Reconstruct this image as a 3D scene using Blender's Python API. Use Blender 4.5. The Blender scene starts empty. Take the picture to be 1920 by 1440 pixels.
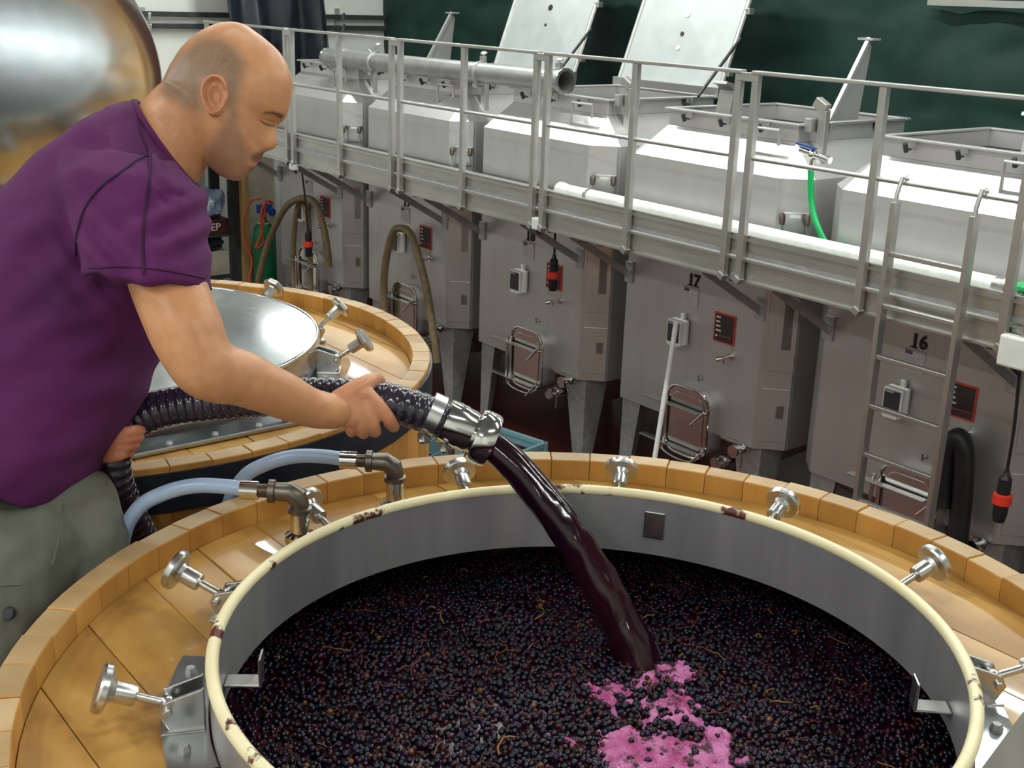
import bpy, bmesh, math, random
from mathutils import Vector, Matrix, noise
import numpy as np
random.seed(7); rng = np.random.default_rng(7)
PI = math.pi
S = bpy.context.scene
COL = S.collection
# ------------------------------------------------------------------ camera, light, exposure
ZC = 3.8                                   # eye height above the cellar floor
FPX, PITCH, ROLL, PHI = 2277.7, 0.31225, -0.03469, 0.6745
N_ = np.array([math.cos(PHI), math.sin(PHI)]); RD = np.array([-math.sin(PHI), math.cos(PHI)])
def _w(v):                                 # survey frame -> world (X along the tank row, Y into the tanks)
    return np.array([-(v[0]*RD[0]+v[1]*RD[1]), v[0]*N_[0]+v[1]*N_[1], v[2]])
_fw = np.array([0, math.cos(PITCH), -math.sin(PITCH)]); _rt = np.array([1., 0, 0]); _dn = np.array([0, -math.sin(PITCH), -math.cos(PITCH)])
RT = _w(_rt*math.cos(ROLL)+_dn*math.sin(ROLL)); DN = _w(-_rt*math.sin(ROLL)+_dn*math.cos(ROLL)); FW = _w(_fw)
cd = bpy.data.cameras.new('camera'); cam = bpy.data.objects.new('camera', cd); COL.objects.link(cam)
cd.sensor_width = 36; cd.lens = FPX/1920*36; cd.clip_start = .05; cd.clip_end = 100
m = Matrix.Identity(4)
for i in range(3):
    m[i][0] = RT[i]; m[i][1] = -DN[i]; m[i][2] = -FW[i]
m[2][3] = ZC
cam.matrix_world = m
S.camera = cam
S.view_settings.view_transform = 'Standard'; S.view_settings.look = 'None'
S.view_settings.exposure = -0.08; S.view_settings.gamma = 1; S.view_settings.use_curve_mapping = False
wd = bpy.data.worlds.new('world'); S.world = wd; wd.use_nodes = True
wd.node_tree.nodes['Background'].inputs[0].default_value = (.9, 1, .95, 1)
wd.node_tree.nodes['Background'].inputs[1].default_value = .02
LAMP_Z = 6.05
LAMPS = [(x, 6.5, 78) for x in (-11.4, -9.3, -7.2, -5.1, -3.0, -0.9)] + \
        [(x, 3.7, 46) for x in (-12.0, -9.6, -7.2, -4.8, -2.4, 0.0)] + \
        [(-5.2, 1.6, 30), (-2.4, 1.6, 24), (1.55, 1.6, 62)] + [(x, -2.4, 78) for x in (-9.5, -6.6, -3.7, -.8, 2.1)]  # deck row is unseen fill, added to lift the lower tank fronts
LAMP_COL = (.95, 1.0, .93)
for (lx, ly, lp) in LAMPS:
    ld = bpy.data.lights.new('tube_light', 'AREA'); ld.shape = 'RECTANGLE'; ld.size = 1.5; ld.size_y = .16
    ld.energy = lp; ld.color = LAMP_COL
    lo = bpy.data.objects.new('tube_light', ld); COL.objects.link(lo); lo.location = (lx, ly, LAMP_Z-.02); lo.rotation_euler.z = PI/2 if ly == 1.6 else 0
# ------------------------------------------------------------------ survey helpers: pixel of the photograph -> world
def ray(px, py): return RT*((px-960)/FPX)+DN*((py-720)/FPX)+FW
def at(px, py, k): r = ray(px, py)*k; return Vector((r[0], r[1], r[2]+ZC))
def onY(px, py, Y): r = ray(px, py); r = r*(Y/r[1]); return Vector((r[0], r[1], r[2]+ZC))
def onX(px, py, X): r = ray(px, py); r = r*(X/r[0]); return Vector((r[0], r[1], r[2]+ZC))
def onZ(px, py, z): r = ray(px, py); r = r*((z-ZC)/r[2]); return Vector((r[0], r[1], z))
# ------------------------------------------------------------------ materials
def mat(name, col, rough=.5, metal=0., col2=None, ns=8., nstretch=(1, 1, 1), nf=(.35, .65), bump=0., bs=60., bstretch=None, rvar=0., rand=0., coat=0., trans=0., ior=1.45, emit=None, sss=0., detail=4., attr=None, spec=None):
    mt = bpy.data.materials.new(name); mt.use_nodes = True
    nt = mt.node_tree; b = nt.nodes['Principled BSDF']; L = nt.links
    b.inputs['Base Color'].default_value = (*col, 1); b.inputs['Roughness'].default_value = rough; b.inputs['Metallic'].default_value = metal
    b.inputs['Coat Weight'].default_value = coat; b.inputs['Transmission Weight'].default_value = trans; b.inputs['IOR'].default_value = ior
    if spec is not None: b.inputs['Specular IOR Level'].default_value = spec
    if sss: b.inputs['Subsurface Weight'].default_value = sss; b.inputs['Subsurface Radius'].default_value = (.012, .005, .003); b.inputs['Subsurface Scale'].default_value = 1.
    tc = nt.nodes.new('ShaderNodeTexCoord')
    def nz(scale, stretch, det=detail):
        mp = nt.nodes.new('ShaderNodeMapping'); mp.inputs['Scale'].default_value = stretch
        L.new(tc.outputs['Object'], mp.inputs['Vector'])
        n = nt.nodes.new('ShaderNodeTexNoise'); n.inputs['Scale'].default_value = scale; n.inputs['Detail'].default_value = det
        if rand:
            oi = nt.nodes.new('ShaderNodeObjectInfo'); ad = nt.nodes.new('ShaderNodeVectorMath'); ad.operation = 'ADD'
            sc = nt.nodes.new('ShaderNodeMath'); sc.operation = 'MULTIPLY'; sc.inputs[1].default_value = 37.
            L.new(oi.outputs['Random'], sc.inputs[0]); L.new(mp.outputs[0], ad.inputs[0]); L.new(sc.outputs[0], ad.inputs[1]); L.new(ad.outputs[0], n.inputs['Vector'])
        else: L.new(mp.outputs[0], n.inputs['Vector'])
        return n
    out = None
    if attr:
        at_ = nt.nodes.new('ShaderNodeAttribute'); at_.attribute_name = attr; out = at_.outputs['Color']
    if col2 is not None:
        n = nz(ns, nstretch); r = nt.nodes.new('ShaderNodeMapRange'); r.inputs[1].default_value = nf[0]; r.inputs[2].default_value = nf[1]
        L.new(n.outputs['Fac'], r.inputs[0])
        mx = nt.nodes.new('ShaderNodeMix'); mx.data_type = 'RGBA'; mx.inputs[6].default_value = (*col, 1); mx.inputs[7].default_value = (*col2, 1)
        L.new(r.outputs[0], mx.inputs[0]); 
        if out is not None:
            m2 = nt.nodes.new('ShaderNodeMix'); m2.data_type = 'RGBA'; m2.blend_type = 'MULTIPLY'; m2.inputs[0].default_value = 1
            L.new(out, m2.inputs[6]); L.new(mx.outputs[2], m2.inputs[7]); out = m2.outputs[2]
        else: out = mx.outputs[2]
        if rvar:
            r2 = nt.nodes.new('ShaderNodeMapRange'); r2.inputs[3].default_value = rough-rvar; r2.inputs[4].default_value = rough+rvar
            L.new(n.outputs['Fac'], r2.inputs[0]); L.new(r2.outputs[0], b.inputs['Roughness'])
    if rand:
        oi = nt.nodes.new('ShaderNodeObjectInfo'); hs = nt.nodes.new('ShaderNodeHueSaturation')
        r = nt.nodes.new('ShaderNodeMapRange'); r.inputs[3].default_value = 1-rand; r.inputs[4].default_value = 1+rand
        L.new(oi.outputs['Random'], r.inputs[0]); L.new(r.outputs[0], hs.inputs['Value'])
        if out is not None: L.new(out, hs.inputs['Color'])
        else: hs.inputs['Color'].default_value = (*col, 1)
        out = hs.outputs[0]
    if out is not None: L.new(out, b.inputs['Base Color'])
    if bump:
        n2 = nz(bs, bstretch or nstretch); bp = nt.nodes.new('ShaderNodeBump'); bp.inputs['Strength'].default_value = bump; bp.inputs['Distance'].default_value = .004
        L.new(n2.outputs['Fac'], bp.inputs['Height']); L.new(bp.outputs[0], b.inputs['Normal'])
    if emit: b.inputs['Emission Color'].default_value = (*emit[0], 1); b.inputs['Emission Strength'].default_value = emit[1]
    return mt
M = {}
M['tank'] = mat('tank_steel', (.60, .585, .59), .40, .68, (.52, .505, .51), 3.0, (1, 1, .5), (.3, .7), .04, 30, rvar=.05)
M['steel'] = mat('brushed_steel', (.62, .62, .61), .28, 1, (.52, .52, .51), 6, (1, 1, 1), (.3, .7), .02, 90, rvar=.05)
M['alu'] = mat('aluminium_profile', (.58, .575, .56), .38, .9, (.47, .465, .45), 7, (.3, 1, 1), (.3, .7), .02, 60, rvar=.06)
M['chrome'] = mat('polished_steel', (.72, .71, .69), .10, 1, (.66, .65, .63), 14, bump=.01, bs=40, rvar=.03)
M['lidsteel'] = mat('mirror_lid_steel', (.66, .665, .66), .13, 1, (.60, .61, .60), 4, bump=.012, bs=9, rvar=.04)
M['lidtop'] = mat('spangled_lid_steel', (.46, .49, .52), .17, 1, (.33, .36, .39), 26, (1, 1, 1), (.35, .65), .03, 22, rvar=.06)
M['galv'] = mat('galvanised_steel', (.46, .46, .47), .5, .5, (.36, .36, .37), 18, bump=.02, bs=40)
M['white'] = mat('white_plastic', (.80, .82, .80), .4, 0, (.74, .76, .74), 9)
M['pvc'] = mat('white_pvc', (.85, .86, .84), .35, 0, (.74, .75, .73), 14)
M['wall'] = mat('wall_plaster', (.80, .80, .76), .8, 0, (.74, .74, .70), 2.2, bump=.06, bs=40)
M['ceil'] = mat('ceiling_paint', (.30, .31, .31), .8, 0, (.27, .28, .28), 1.5)
M['floor'] = mat('red_floor_paint', (.105, .020, .016), .22, 0, (.055, .012, .010), 1.6, bump=.05, bs=12, rvar=.12)
M['black'] = mat('black_plastic', (.012, .013, .016), .4, 0, (.02, .021, .025), 20)
M['rubber'] = mat('dark_rubber', (.02, .021, .024), .55)
M['blacksheet'] = mat('black_polythene', (.010, .013, .020), .28, 0, (.02, .026, .036), 5, bump=.25, bs=9)
M['tarp'] = mat('green_tarpaulin', (.002, .020, .016), .7, 0, (.005, .034, .027), 2.5, (1, 1, 1), (.3, .7), .6, 5, bstretch=(.5, 1, 1.8))
M['conduit'] = mat('dark_conduit', (.03, .032, .036), .5, 0, (.045, .046, .05), 8)
M['red'] = mat('red_plastic', (.70, .045, .025), .4)
M['signred'] = mat('sign_red', (.60, .06, .04), .5)
M['signblack'] = mat('sign_black', (.03, .026, .03), .5, 0, (.05, .04, .045), 30)
M['signwhite'] = mat('sign_white', (.75, .75, .73), .5)
M['paper'] = mat('label_paper', (.52, .49, .50), .6, 0, (.45, .43, .45), 20)
M['ink'] = mat('ink_black', (.02, .02, .022), .6)
M['blueink'] = mat('ink_blue', (.06, .07, .22), .6)
M['greytext'] = mat('label_grey', (.40, .38, .38), .6)
M['screen'] = mat('dark_display', (.05, .045, .06), .2)
M['brownfit'] = mat('bronze_fitting', (.085, .06, .045), .35, .6, (.14, .11, .09), 30)
M['brass'] = mat('weathered_brass', (.20, .175, .15), .38, .85, (.12, .10, .085), 22, rvar=.08)
M['hosebrown'] = mat('brown_hose', (.20, .145, .075), .5, 0, (.27, .205, .115), 25, bump=.1, bs=60)
M['hosegreen'] = mat('green_hose', (.0, .36, .10), .35)
M['hosegrey'] = mat('grey_hose', (.22, .27, .27), .4)
M['greenpaint'] = mat('green_cylinder_paint', (.015, .19, .075), .35, 0, (.02, .23, .10), 9)
M['orange'] = mat('orange_hose', (.62, .085, .035), .45)
M['bluep'] = mat('blue_plastic', (.03, .09, .35), .4)
M['crate'] = mat('blue_crate_plastic', (.20, .38, .46), .45, 0, (.24, .43, .50), 9)
M['timber'] = mat('pale_timber', (.36, .23, .09), .6, 0, (.29, .18, .07), 9, (6, 6, .6), bump=.05, bs=30)
M['board'] = mat('pale_board', (.46, .42, .35), .7, 0, (.36, .32, .26), 6, bump=.05, bs=20)
M['cardboard'] = mat('dark_carton', (.05, .012, .012), .5, 0, (.08, .02, .018), 10)
M['film'] = mat('clear_film', (.50, .60, .66), .15, 0, (.25, .36, .62), 11, nf=(.4, .6), bump=.5, bs=14)
M['oak'] = mat('oak_head', (.49, .275, .073), .36, 0, (.31, .145, .028), 5.0, (.6, 1.5, 1), (.38, .62), .14, 30, bstretch=(1, 1, 1), rvar=.16, rand=.10, detail=8, coat=.35)
M['oakside'] = mat('oak_stave', (.54, .27, .062), .45, 0, (.40, .18, .038), 5, (3, 3, .25), (.3, .7), .05, 30, bstretch=(4, 4, .2), rand=.15, rvar=.08)
M['oaktop'] = mat('oak_end_grain', (.46, .32, .17), .5, 0, (.33, .195, .08), 7, (1, 1, 1), (.32, .68), .08, 60, rand=.10, rvar=.1)
M['hoop'] = mat('black_hoop', (.012, .016, .026), .42, .3, (.022, .028, .042), 12, bump=.05, bs=30)
M['collar'] = mat('collar_steel', (.42, .41, .43), .40, .55, (.27, .26, .29), 11, (1, 1, .14), (.3, .7), .03, 40, rvar=.08)
# cream gasket with wine stains
M['gasket'] = mat('cream_gasket', (.80, .71, .47), .4, 0, (.74, .64, .40), 12)
def _stain(mt, col, scale, lo, hi, stretch=(1, 1, 1)):
    nt = mt.node_tree; b = nt.nodes['Principled BSDF']; L = nt.links
    tc = nt.nodes.new('ShaderNodeTexCoord'); mp = nt.nodes.new('ShaderNodeMapping'); mp.inputs['Scale'].default_value = stretch
    n = nt.nodes.new('ShaderNodeTexNoise'); n.inputs['Scale'].default_value = scale; n.inputs['Detail'].default_value = 5; n.inputs['Roughness'].default_value = .65
    r = nt.nodes.new('ShaderNodeMapRange'); r.inputs[1].default_value = lo; r.inputs[2].default_value = hi
    L.new(tc.outputs['Object'], mp.inputs[0]); L.new(mp.outputs[0], n.inputs['Vector']); L.new(n.outputs['Fac'], r.inputs[0])
    mx = nt.nodes.new('ShaderNodeMix'); mx.data_type = 'RGBA'; mx.inputs[7].default_value = (*col, 1)
    src = b.inputs['Base Color'].links[0].from_socket if b.inputs['Base Color'].links else None
    if src: L.new(src, mx.inputs[6])
    else: mx.inputs[6].default_value = b.inputs['Base Color'].default_value
    L.new(r.outputs[0], mx.inputs[0]); L.new(mx.outputs[2], b.inputs['Base Color'])
    return r
_stain(M['gasket'], (.10, .02, .02), 9, .60, .63)
_stain(M['oak'], (.20, .085, .020), 5.5, .56, .72); _stain(M['oak'], (.10, .055, .02), 22, .70, .76)
_stain(M['oaktop'], (.20, .06, .03), 5, .57, .72)
_stain(M['oakside'], (.16, .07, .02), 5, .64, .80)
# ------------------------------------------------------------------ mesh builder
def frame(d, up=Vector((0, 0, 1))):
    d = Vector(d).normalized(); x = up.cross(d)
    if x.length < 1e-4: x = Vector((1, 0, 0)).cross(d)
    x.normalize(); return x, d.cross(x).normalized(), d
class MB:
    def __init__(s): s.v = []; s.f = []
    def add(s, vs, fs):
        o = len(s.v); s.v += [tuple(p) for p in vs]; s.f += [tuple(i+o for i in f) for f in fs]; return s
    def box(s, c, d, R=None):
        x, y, z = (a/2 for a in d); vs = [Vector((i*x, j*y, k*z)) for i in (-1, 1) for j in (-1, 1) for k in (-1, 1)]
        if R is not None: vs = [R @ p for p in vs]
        c = Vector(c)
        return s.add([p+c for p in vs], [(0, 1, 3, 2), (4, 6, 7, 5), (0, 4, 5, 1), (2, 3, 7, 6), (0, 2, 6, 4), (1, 5, 7, 3)])
    def tube(s, pts, r, seg=12, caps=True, closed=False):
        pts = [Vector(p) for p in pts]; n = len(pts)
        rs = r if hasattr(r, '__len__') else [r]*n
        if closed: T = [(pts[(i+1) % n]-pts[i-1]).normalized() for i in range(n)]
        else: T = [((pts[min(i+1, n-1)]-pts[max(i-1, 0)])).normalized() for i in range(n)]
        x, y, _ = frame(T[0]); vs = []; 
        for i in range(n):
            x = (x-T[i]*x.dot(T[i])).normalized(); y = T[i].cross(x)
            for k in range(seg):
                a = 2*PI*k/seg; vs.append(pts[i]+(x*math.cos(a)+y*math.sin(a))*rs[i])
        fs = [(i*seg+k, i*seg+(k+1) % seg, (i+1)*seg+(k+1) % seg, (i+1)*seg+k) for i in range(n-1) for k in range(seg)]
        if closed: fs += [((n-1)*seg+k, (n-1)*seg+(k+1) % seg, (k+1) % seg, k) for k in range(seg)]
        elif caps: fs += [tuple(range(seg-1, -1, -1)), tuple((n-1)*seg+k for k in range(seg))]
        return s.add(vs, fs)
    def cyl(s, a, b, r, seg=14, r2=None): return s.tube([a, b], [r, r if r2 is None else r2], seg)
    def lathe(s, prof, o=(0, 0, 0), d=(0, 0, 1), seg=24, a0=0, a1=2*PI):
        x, y, z = frame(d); o = Vector(o); n = len(prof); full = abs(a1-a0-2*PI) < 1e-6; m_ = seg if full else seg+1
        vs = [o+z*h+(x*math.cos(a0+(a1-a0)*k/seg)+y*math.sin(a0+(a1-a0)*k/seg))*r for k in range(m_) for (r, h) in prof]
        fs = []
        for k in range(seg):
            k2 = (k+1) % m_
            for i in range(n-1): fs.append((k*n+i, k2*n+i, k2*n+i+1, k*n+i+1))
        return s.add(vs, fs)
    def prism(s, poly, h, o=(0, 0, 0), ax=None):
        # poly in the plane of ax[0],ax[1], pushed along ax[2] by h
        X, Y, Z = ax or (Vector((1, 0, 0)), Vector((0, 1, 0)), Vector((0, 0, 1))); o = Vector(o); n = len(poly)
        vs = [o+X*p[0]+Y*p[1] for p in poly]+[o+X*p[0]+Y*p[1]+Z*h for p in poly]
        return s.add(vs, [tuple(range(n-1, -1, -1)), tuple(range(n, 2*n))]+[(i, (i+1) % n, n+(i+1) % n, n+i) for i in range(n)])
    def sphere(s, c, r, seg=12, rings=8, sc=(1, 1, 1), R=None):
        vs = []; c = Vector(c)
        for i in range(rings+1):
            t = PI*i/rings
            for k in range(seg):
                a = 2*PI*k/seg; p = Vector((math.sin(t)*math.cos(a)*sc[0], math.sin(t)*math.sin(a)*sc[1], math.cos(t)*sc[2]))*r
                vs.append(c+(R @ p if R is not None else p))
        return s.add(vs, [(i*seg+k, (i+1)*seg+k, (i+1)*seg+(k+1) % seg, i*seg+(k+1) % seg) for i in range(rings) for k in range(seg)])
    def build(s, name, mt, parent=None, smooth=False, bev=0., flat_angle=40, world=True):
        me = bpy.data.meshes.new(name)
        off = wloc(parent) if (parent is not None and world) else Vector((0, 0, 0))
        me.from_pydata([(p[0]-off.x, p[1]-off.y, p[2]-off.z) for p in s.v], [], s.f); me.validate(); 
        bm = bmesh.new(); bm.from_mesh(me); bmesh.ops.remove_doubles(bm, verts=bm.verts, dist=1e-6); bmesh.ops.recalc_face_normals(bm, faces=bm.faces); bm.to_mesh(me); bm.free()
        me.materials.append(M[mt] if isinstance(mt, str) else mt)
        o = bpy.data.objects.new(name, me); COL.objects.link(o)
        if smooth:
            me.shade_smooth()
            if flat_angle: me.set_sharp_from_angle(angle=math.radians(flat_angle))
        if bev:
            md = o.modifiers.new('bevel', 'BEVEL'); md.width = bev; md.segments = 2; md.limit_method = 'ANGLE'
        if parent is not None: o.parent = parent
        return o
def wloc(o):
    p = Vector((0, 0, 0))
    while o is not None: p += o.location; o = o.parent
    return p
def thing(name, label, cat, loc=(0, 0, 0), group=None):
    o = bpy.data.objects.new(name, None); COL.objects.link(o); o.location = loc; o.empty_display_size = .1
    return tag(o, label, cat, group)
def tag(o, label, cat=None, group=None, kind=None):
    o['label'] = label
    if cat: o['category'] = cat
    if group: o['group'] = group
    if kind: o['kind'] = kind
    return o
def struct(o): o['kind'] = 'structure'; return o
def dup(root, loc, label=None, group=None, skip=()):
    r = root.copy(); COL.objects.link(r); r.location = loc
    if label: r['label'] = label
    if group: r['group'] = group
    def rec(src, dst):
        for ch in list(src.children):
            if ch.name.split('.')[0] in skip: continue
            c = ch.copy(); COL.objects.link(c); c.parent = dst; rec(ch, c)
    rec(root, r); return r
def copy_obj(o, parent, loc=None, rotz=None):
    c = o.copy(); COL.objects.link(c); c.parent = parent
    if loc is not None: c.location = loc
    if rotz is not None: c.rotation_euler.z = rotz
    return c
def rrect(w, h, r, n=6):
    pts = []
    for (cx, cy, a) in ((w/2-r, h/2-r, 0), (-w/2+r, h/2-r, PI/2), (-w/2+r, -h/2+r, PI), (w/2-r, -h/2+r, 3*PI/2)):
        for i in range(n+1): pts.append((cx+r*math.cos(a+PI/2*i/n), cy+r*math.sin(a+PI/2*i/n)))
    return pts
def spline(pts, n=8):
    P = [Vector(p) for p in pts]; out = []
    for i in range(len(P)-1):
        p0, p1, p2, p3 = P[max(i-1, 0)], P[i], P[i+1], P[min(i+2, len(P)-1)]
        for k in range(n):
            t = k/n; out.append(.5*((2*p1)+(p2-p0)*t+(2*p0-5*p1+4*p2-p3)*t*t+(3*p1-p0-3*p2+p3)*t**3))
    return out+[P[-1]]
def text_mesh(txt, size, off=0., ext=.001):
    c = bpy.data.curves.new('lettering', 'FONT'); c.body = txt; c.size = size; c.extrude = ext; c.offset = off; c.align_x = 'CENTER'; c.align_y = 'CENTER'; c.resolution_u = 3
    t = bpy.data.objects.new('lettering', c); COL.objects.link(t)
    me = bpy.data.meshes.new_from_object(t.evaluated_get(bpy.context.evaluated_depsgraph_get()))
    bpy.data.objects.remove(t); return me
def text_obj(name, txt, size, loc, R, mt, parent, off=0., sx=1., ext=.001):
    me = text_mesh(txt, size, off, ext); me.materials.clear(); me.materials.append(M[mt])
    for v in me.vertices:
        p = R @ Vector((v.co.x*sx, v.co.y, v.co.z)); v.co = p
    o = bpy.data.objects.new(name, me); COL.objects.link(o); o.parent = parent
    o.location = Vector(loc)-(wloc(parent) if parent is not None else Vector()); return o
X_, Y_, Z_ = Vector((1, 0, 0)), Vector((0, 1, 0)), Vector((0, 0, 1))
RFRONT = Matrix(((1, 0, 0), (0, 0, -1), (0, 1, 0)))     # text plane facing -Y
# ================================================================== the setting
XW, YB, XR, YF, ZT = -14.0, 9.06, 4.0, -4.0, 6.3
struct(MB().box(((XW+XR)/2, (YB+YF)/2, -.05), (XR-XW+.4, YB-YF+.4, .1)).build('floor', 'floor'))
struct(MB().box(((XW+XR)/2, (YB+YF)/2, ZT+.05), (XR-XW+.4, YB-YF+.4, .1)).build('ceiling', 'ceil'))
struct(MB().box((XW-.1, (YB+YF)/2, ZT/2), (.2, YB-YF+.4, ZT)).build('wall_left', 'wall'))
struct(MB().box((XR+.1, (YB+YF)/2, ZT/2), (.2, YB-YF+.4, ZT)).build('wall_right', 'wall'))
struct(MB().box(((XW+XR)/2, YB+.1, ZT/2), (XR-XW, .2, ZT)).build('wall_back', 'wall'))
struct(MB().box(((XW+XR)/2, YF-.1, ZT/2), (XR-XW, .2, ZT)).build('wall_front', 'wall'))
# raised deck the cellar hands stand on, cut round the vats
VATS = [(-1.063, .997), (-2.701, .930), (-4.34, .93)]
VR, VRI, VH = .767, .725, 2.948
pts = [(XR-.05, YF+.05), (XR-.05, .62)]
x = XR-.2
while x > -8:
    y = .62
    for (vx, vy) in VATS:
        if abs(x-vx) < .80: y = min(y, vy-math.sqrt(.80**2-(x-vx)**2))
    pts.append((x, y)); x -= .04
pts.append((-8, YF+.05))
struct(MB().prism(pts, .05, (0, 0, 2.06)).build('platform_deck', 'galv'))
# lamps on the ceiling, with the deck row added as fill
lamp0 = None
for i, (lx, ly, lp) in enumerate(LAMPS):
    lab = '%s twin tube ceiling lamp of the row over the %s' % (('leftmost', 'second', 'third', 'fourth', 'fifth', 'sixth')[sorted(q[0] for q in LAMPS if q[1] == ly).index(lx)], {6.5: 'steel tanks', 3.7: 'aisle', 1.6: 'wooden vats', -2.4: 'deck, added to brighten the lower tank fronts'}[ly])
    if lamp0 is None:
        lamp0 = thing('ceiling_lamp', lab, 'lamp', (lx, ly, ZT), 'ceiling lamps')
        MB().box((lx, ly, ZT-.11), (1.6, .26, .06)).build('housing', 'white', lamp0, bev=.008)
        for s in (-1, 1): MB().cyl((lx+s*.55, ly, ZT), (lx+s*.55, ly, ZT-.08), .012).build('hanger', 'galv', lamp0)
    else: dup(lamp0, (lx, ly, ZT), lab).rotation_euler.z = PI/2 if ly == 1.6 else 0
# pair of dark conduits on the end wall
for k, (py, wd_) in enumerate(((30, .05), (51, .05))):
    zc = onX(520, py, XW+.08).z
    o = MB().box((XW+.08, 6.3, zc), (.05, 5.5, .058)).build('wall_conduit', 'conduit', bev=.006)
    tag(o, ('upper' if k == 0 else 'lower')+' dark conduit running along the white end wall', 'conduit', 'conduits on the end wall')
for k, (px, w) in enumerate(((268, 'left of the bald head'), (632, 'right of the black sheet'))):
    c = onX(px, 36, XW+.03); c.x = XW+.03
    t = thing('conduit_bracket', 'galvanised wall bracket holding two dark conduits, '+w, 'bracket', c, 'conduit brackets')
    MB().box(c, (.05, .045, .26)).build('channel', 'galv', t)
    for py in (30, 51):
        z = onX(px, py, XW+.1).z; MB().box((XW+.11, c.y+.045, z), (.03, .04, .075)).build('clip', 'steel', t, bev=.004)
# green tarpaulin hung along the back wall
def sheet(name, mt, p0, ux, uz, w, h, nu, nv, amp, seed, thick=.006):
    mb = MB(); nrm = Vector(ux).cross(Vector(uz)).normalized(); vs = []
    for j in range(nv+1):
        for i in range(nu+1):
            u, v = i/nu*w, j/nv*h
            d = amp*(.5*abs(noise.noise(Vector((u*.7+v*.25, v*2.4, seed+9))))+.9*abs(noise.noise(Vector((u*2.1-v*.9, v*1.3+u*.4, seed+2))))+1.1*noise.noise(Vector((u*1.1+seed, v*.35, seed)))+.35*noise.noise(Vector((u*3.2, v*1.1+seed, 3.1)))+.12*noise.noise(Vector((u*6, v*5, seed))))
            vs.append(Vector(p0)+Vector(ux)*u+Vector(uz)*v+nrm*d)
    n = len(vs)
    fs = [(j*(nu+1)+i, j*(nu+1)+i+1, (j+1)*(nu+1)+i+1, (j+1)*(nu+1)+i) for j in range(nv) for i in range(nu)]
    mb.add(vs, fs); o = mb.build(name, mt, smooth=True, flat_angle=0)
    md = o.modifiers.new('thick', 'SOLIDIFY'); md.thickness = thick; return o
tarp_top = 4.22
o = sheet('green_tarpaulin', 'tarp', (XW+.02, YB-.16, 1.2), (1, 0, 0), (0, 0, 1), 13.5, tarp_top-1.2+.25, 200, 80, .085, 4.2)
tag(o, 'dark green creased tarpaulin hanging along the wall behind the steel tanks', 'tarpaulin')
q0, q1 = onY(1742, 1, YB-.30), onY(1990, 14, YB-.30)
o = MB().box((q0+q1)/2, ((q1-q0).length, .04, .05)).build('tarpaulin_rail', 'alu')
tag(o, 'pale batten across the top of the green tarpaulin', 'batten')
# black polythene draped at the end of the tank row
def drape():
    mb = MB(); nu, nv = 40, 34; vs = []
    for j in range(nv+1):
        v = j/nv
        for i in range(nu+1):
            u = i/nu
            y0 = 6.25+.42*v**1.2*0+.10*v; y1 = 7.42+.26*v
            y = y0+(y1-y0)*u
            x = -13.35+.10*math.sin(u*21+2*v)*(.4+.6*v)+.07*noise.noise(Vector((u*7, v*2.5, 1)))+.25*abs(u-.5)*(v)
            z = 4.6-2.05*v-.12*math.sin(u*5)*v
            vs.append((x, y, z))
    mb.add(vs, [(j*(nu+1)+i, j*(nu+1)+i+1, (j+1)*(nu+1)+i+1, (j+1)*(nu+1)+i) for j in range(nv) for i in range(nu)])
    o = mb.build('black_sheet', 'blacksheet', smooth=True, flat_angle=0); md = o.modifiers.new('thick', 'SOLIDIFY'); md.thickness = .008; return o
tag(drape(), 'crumpled black plastic sheet hanging in folds against the white wall', 'plastic sheet')
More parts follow.
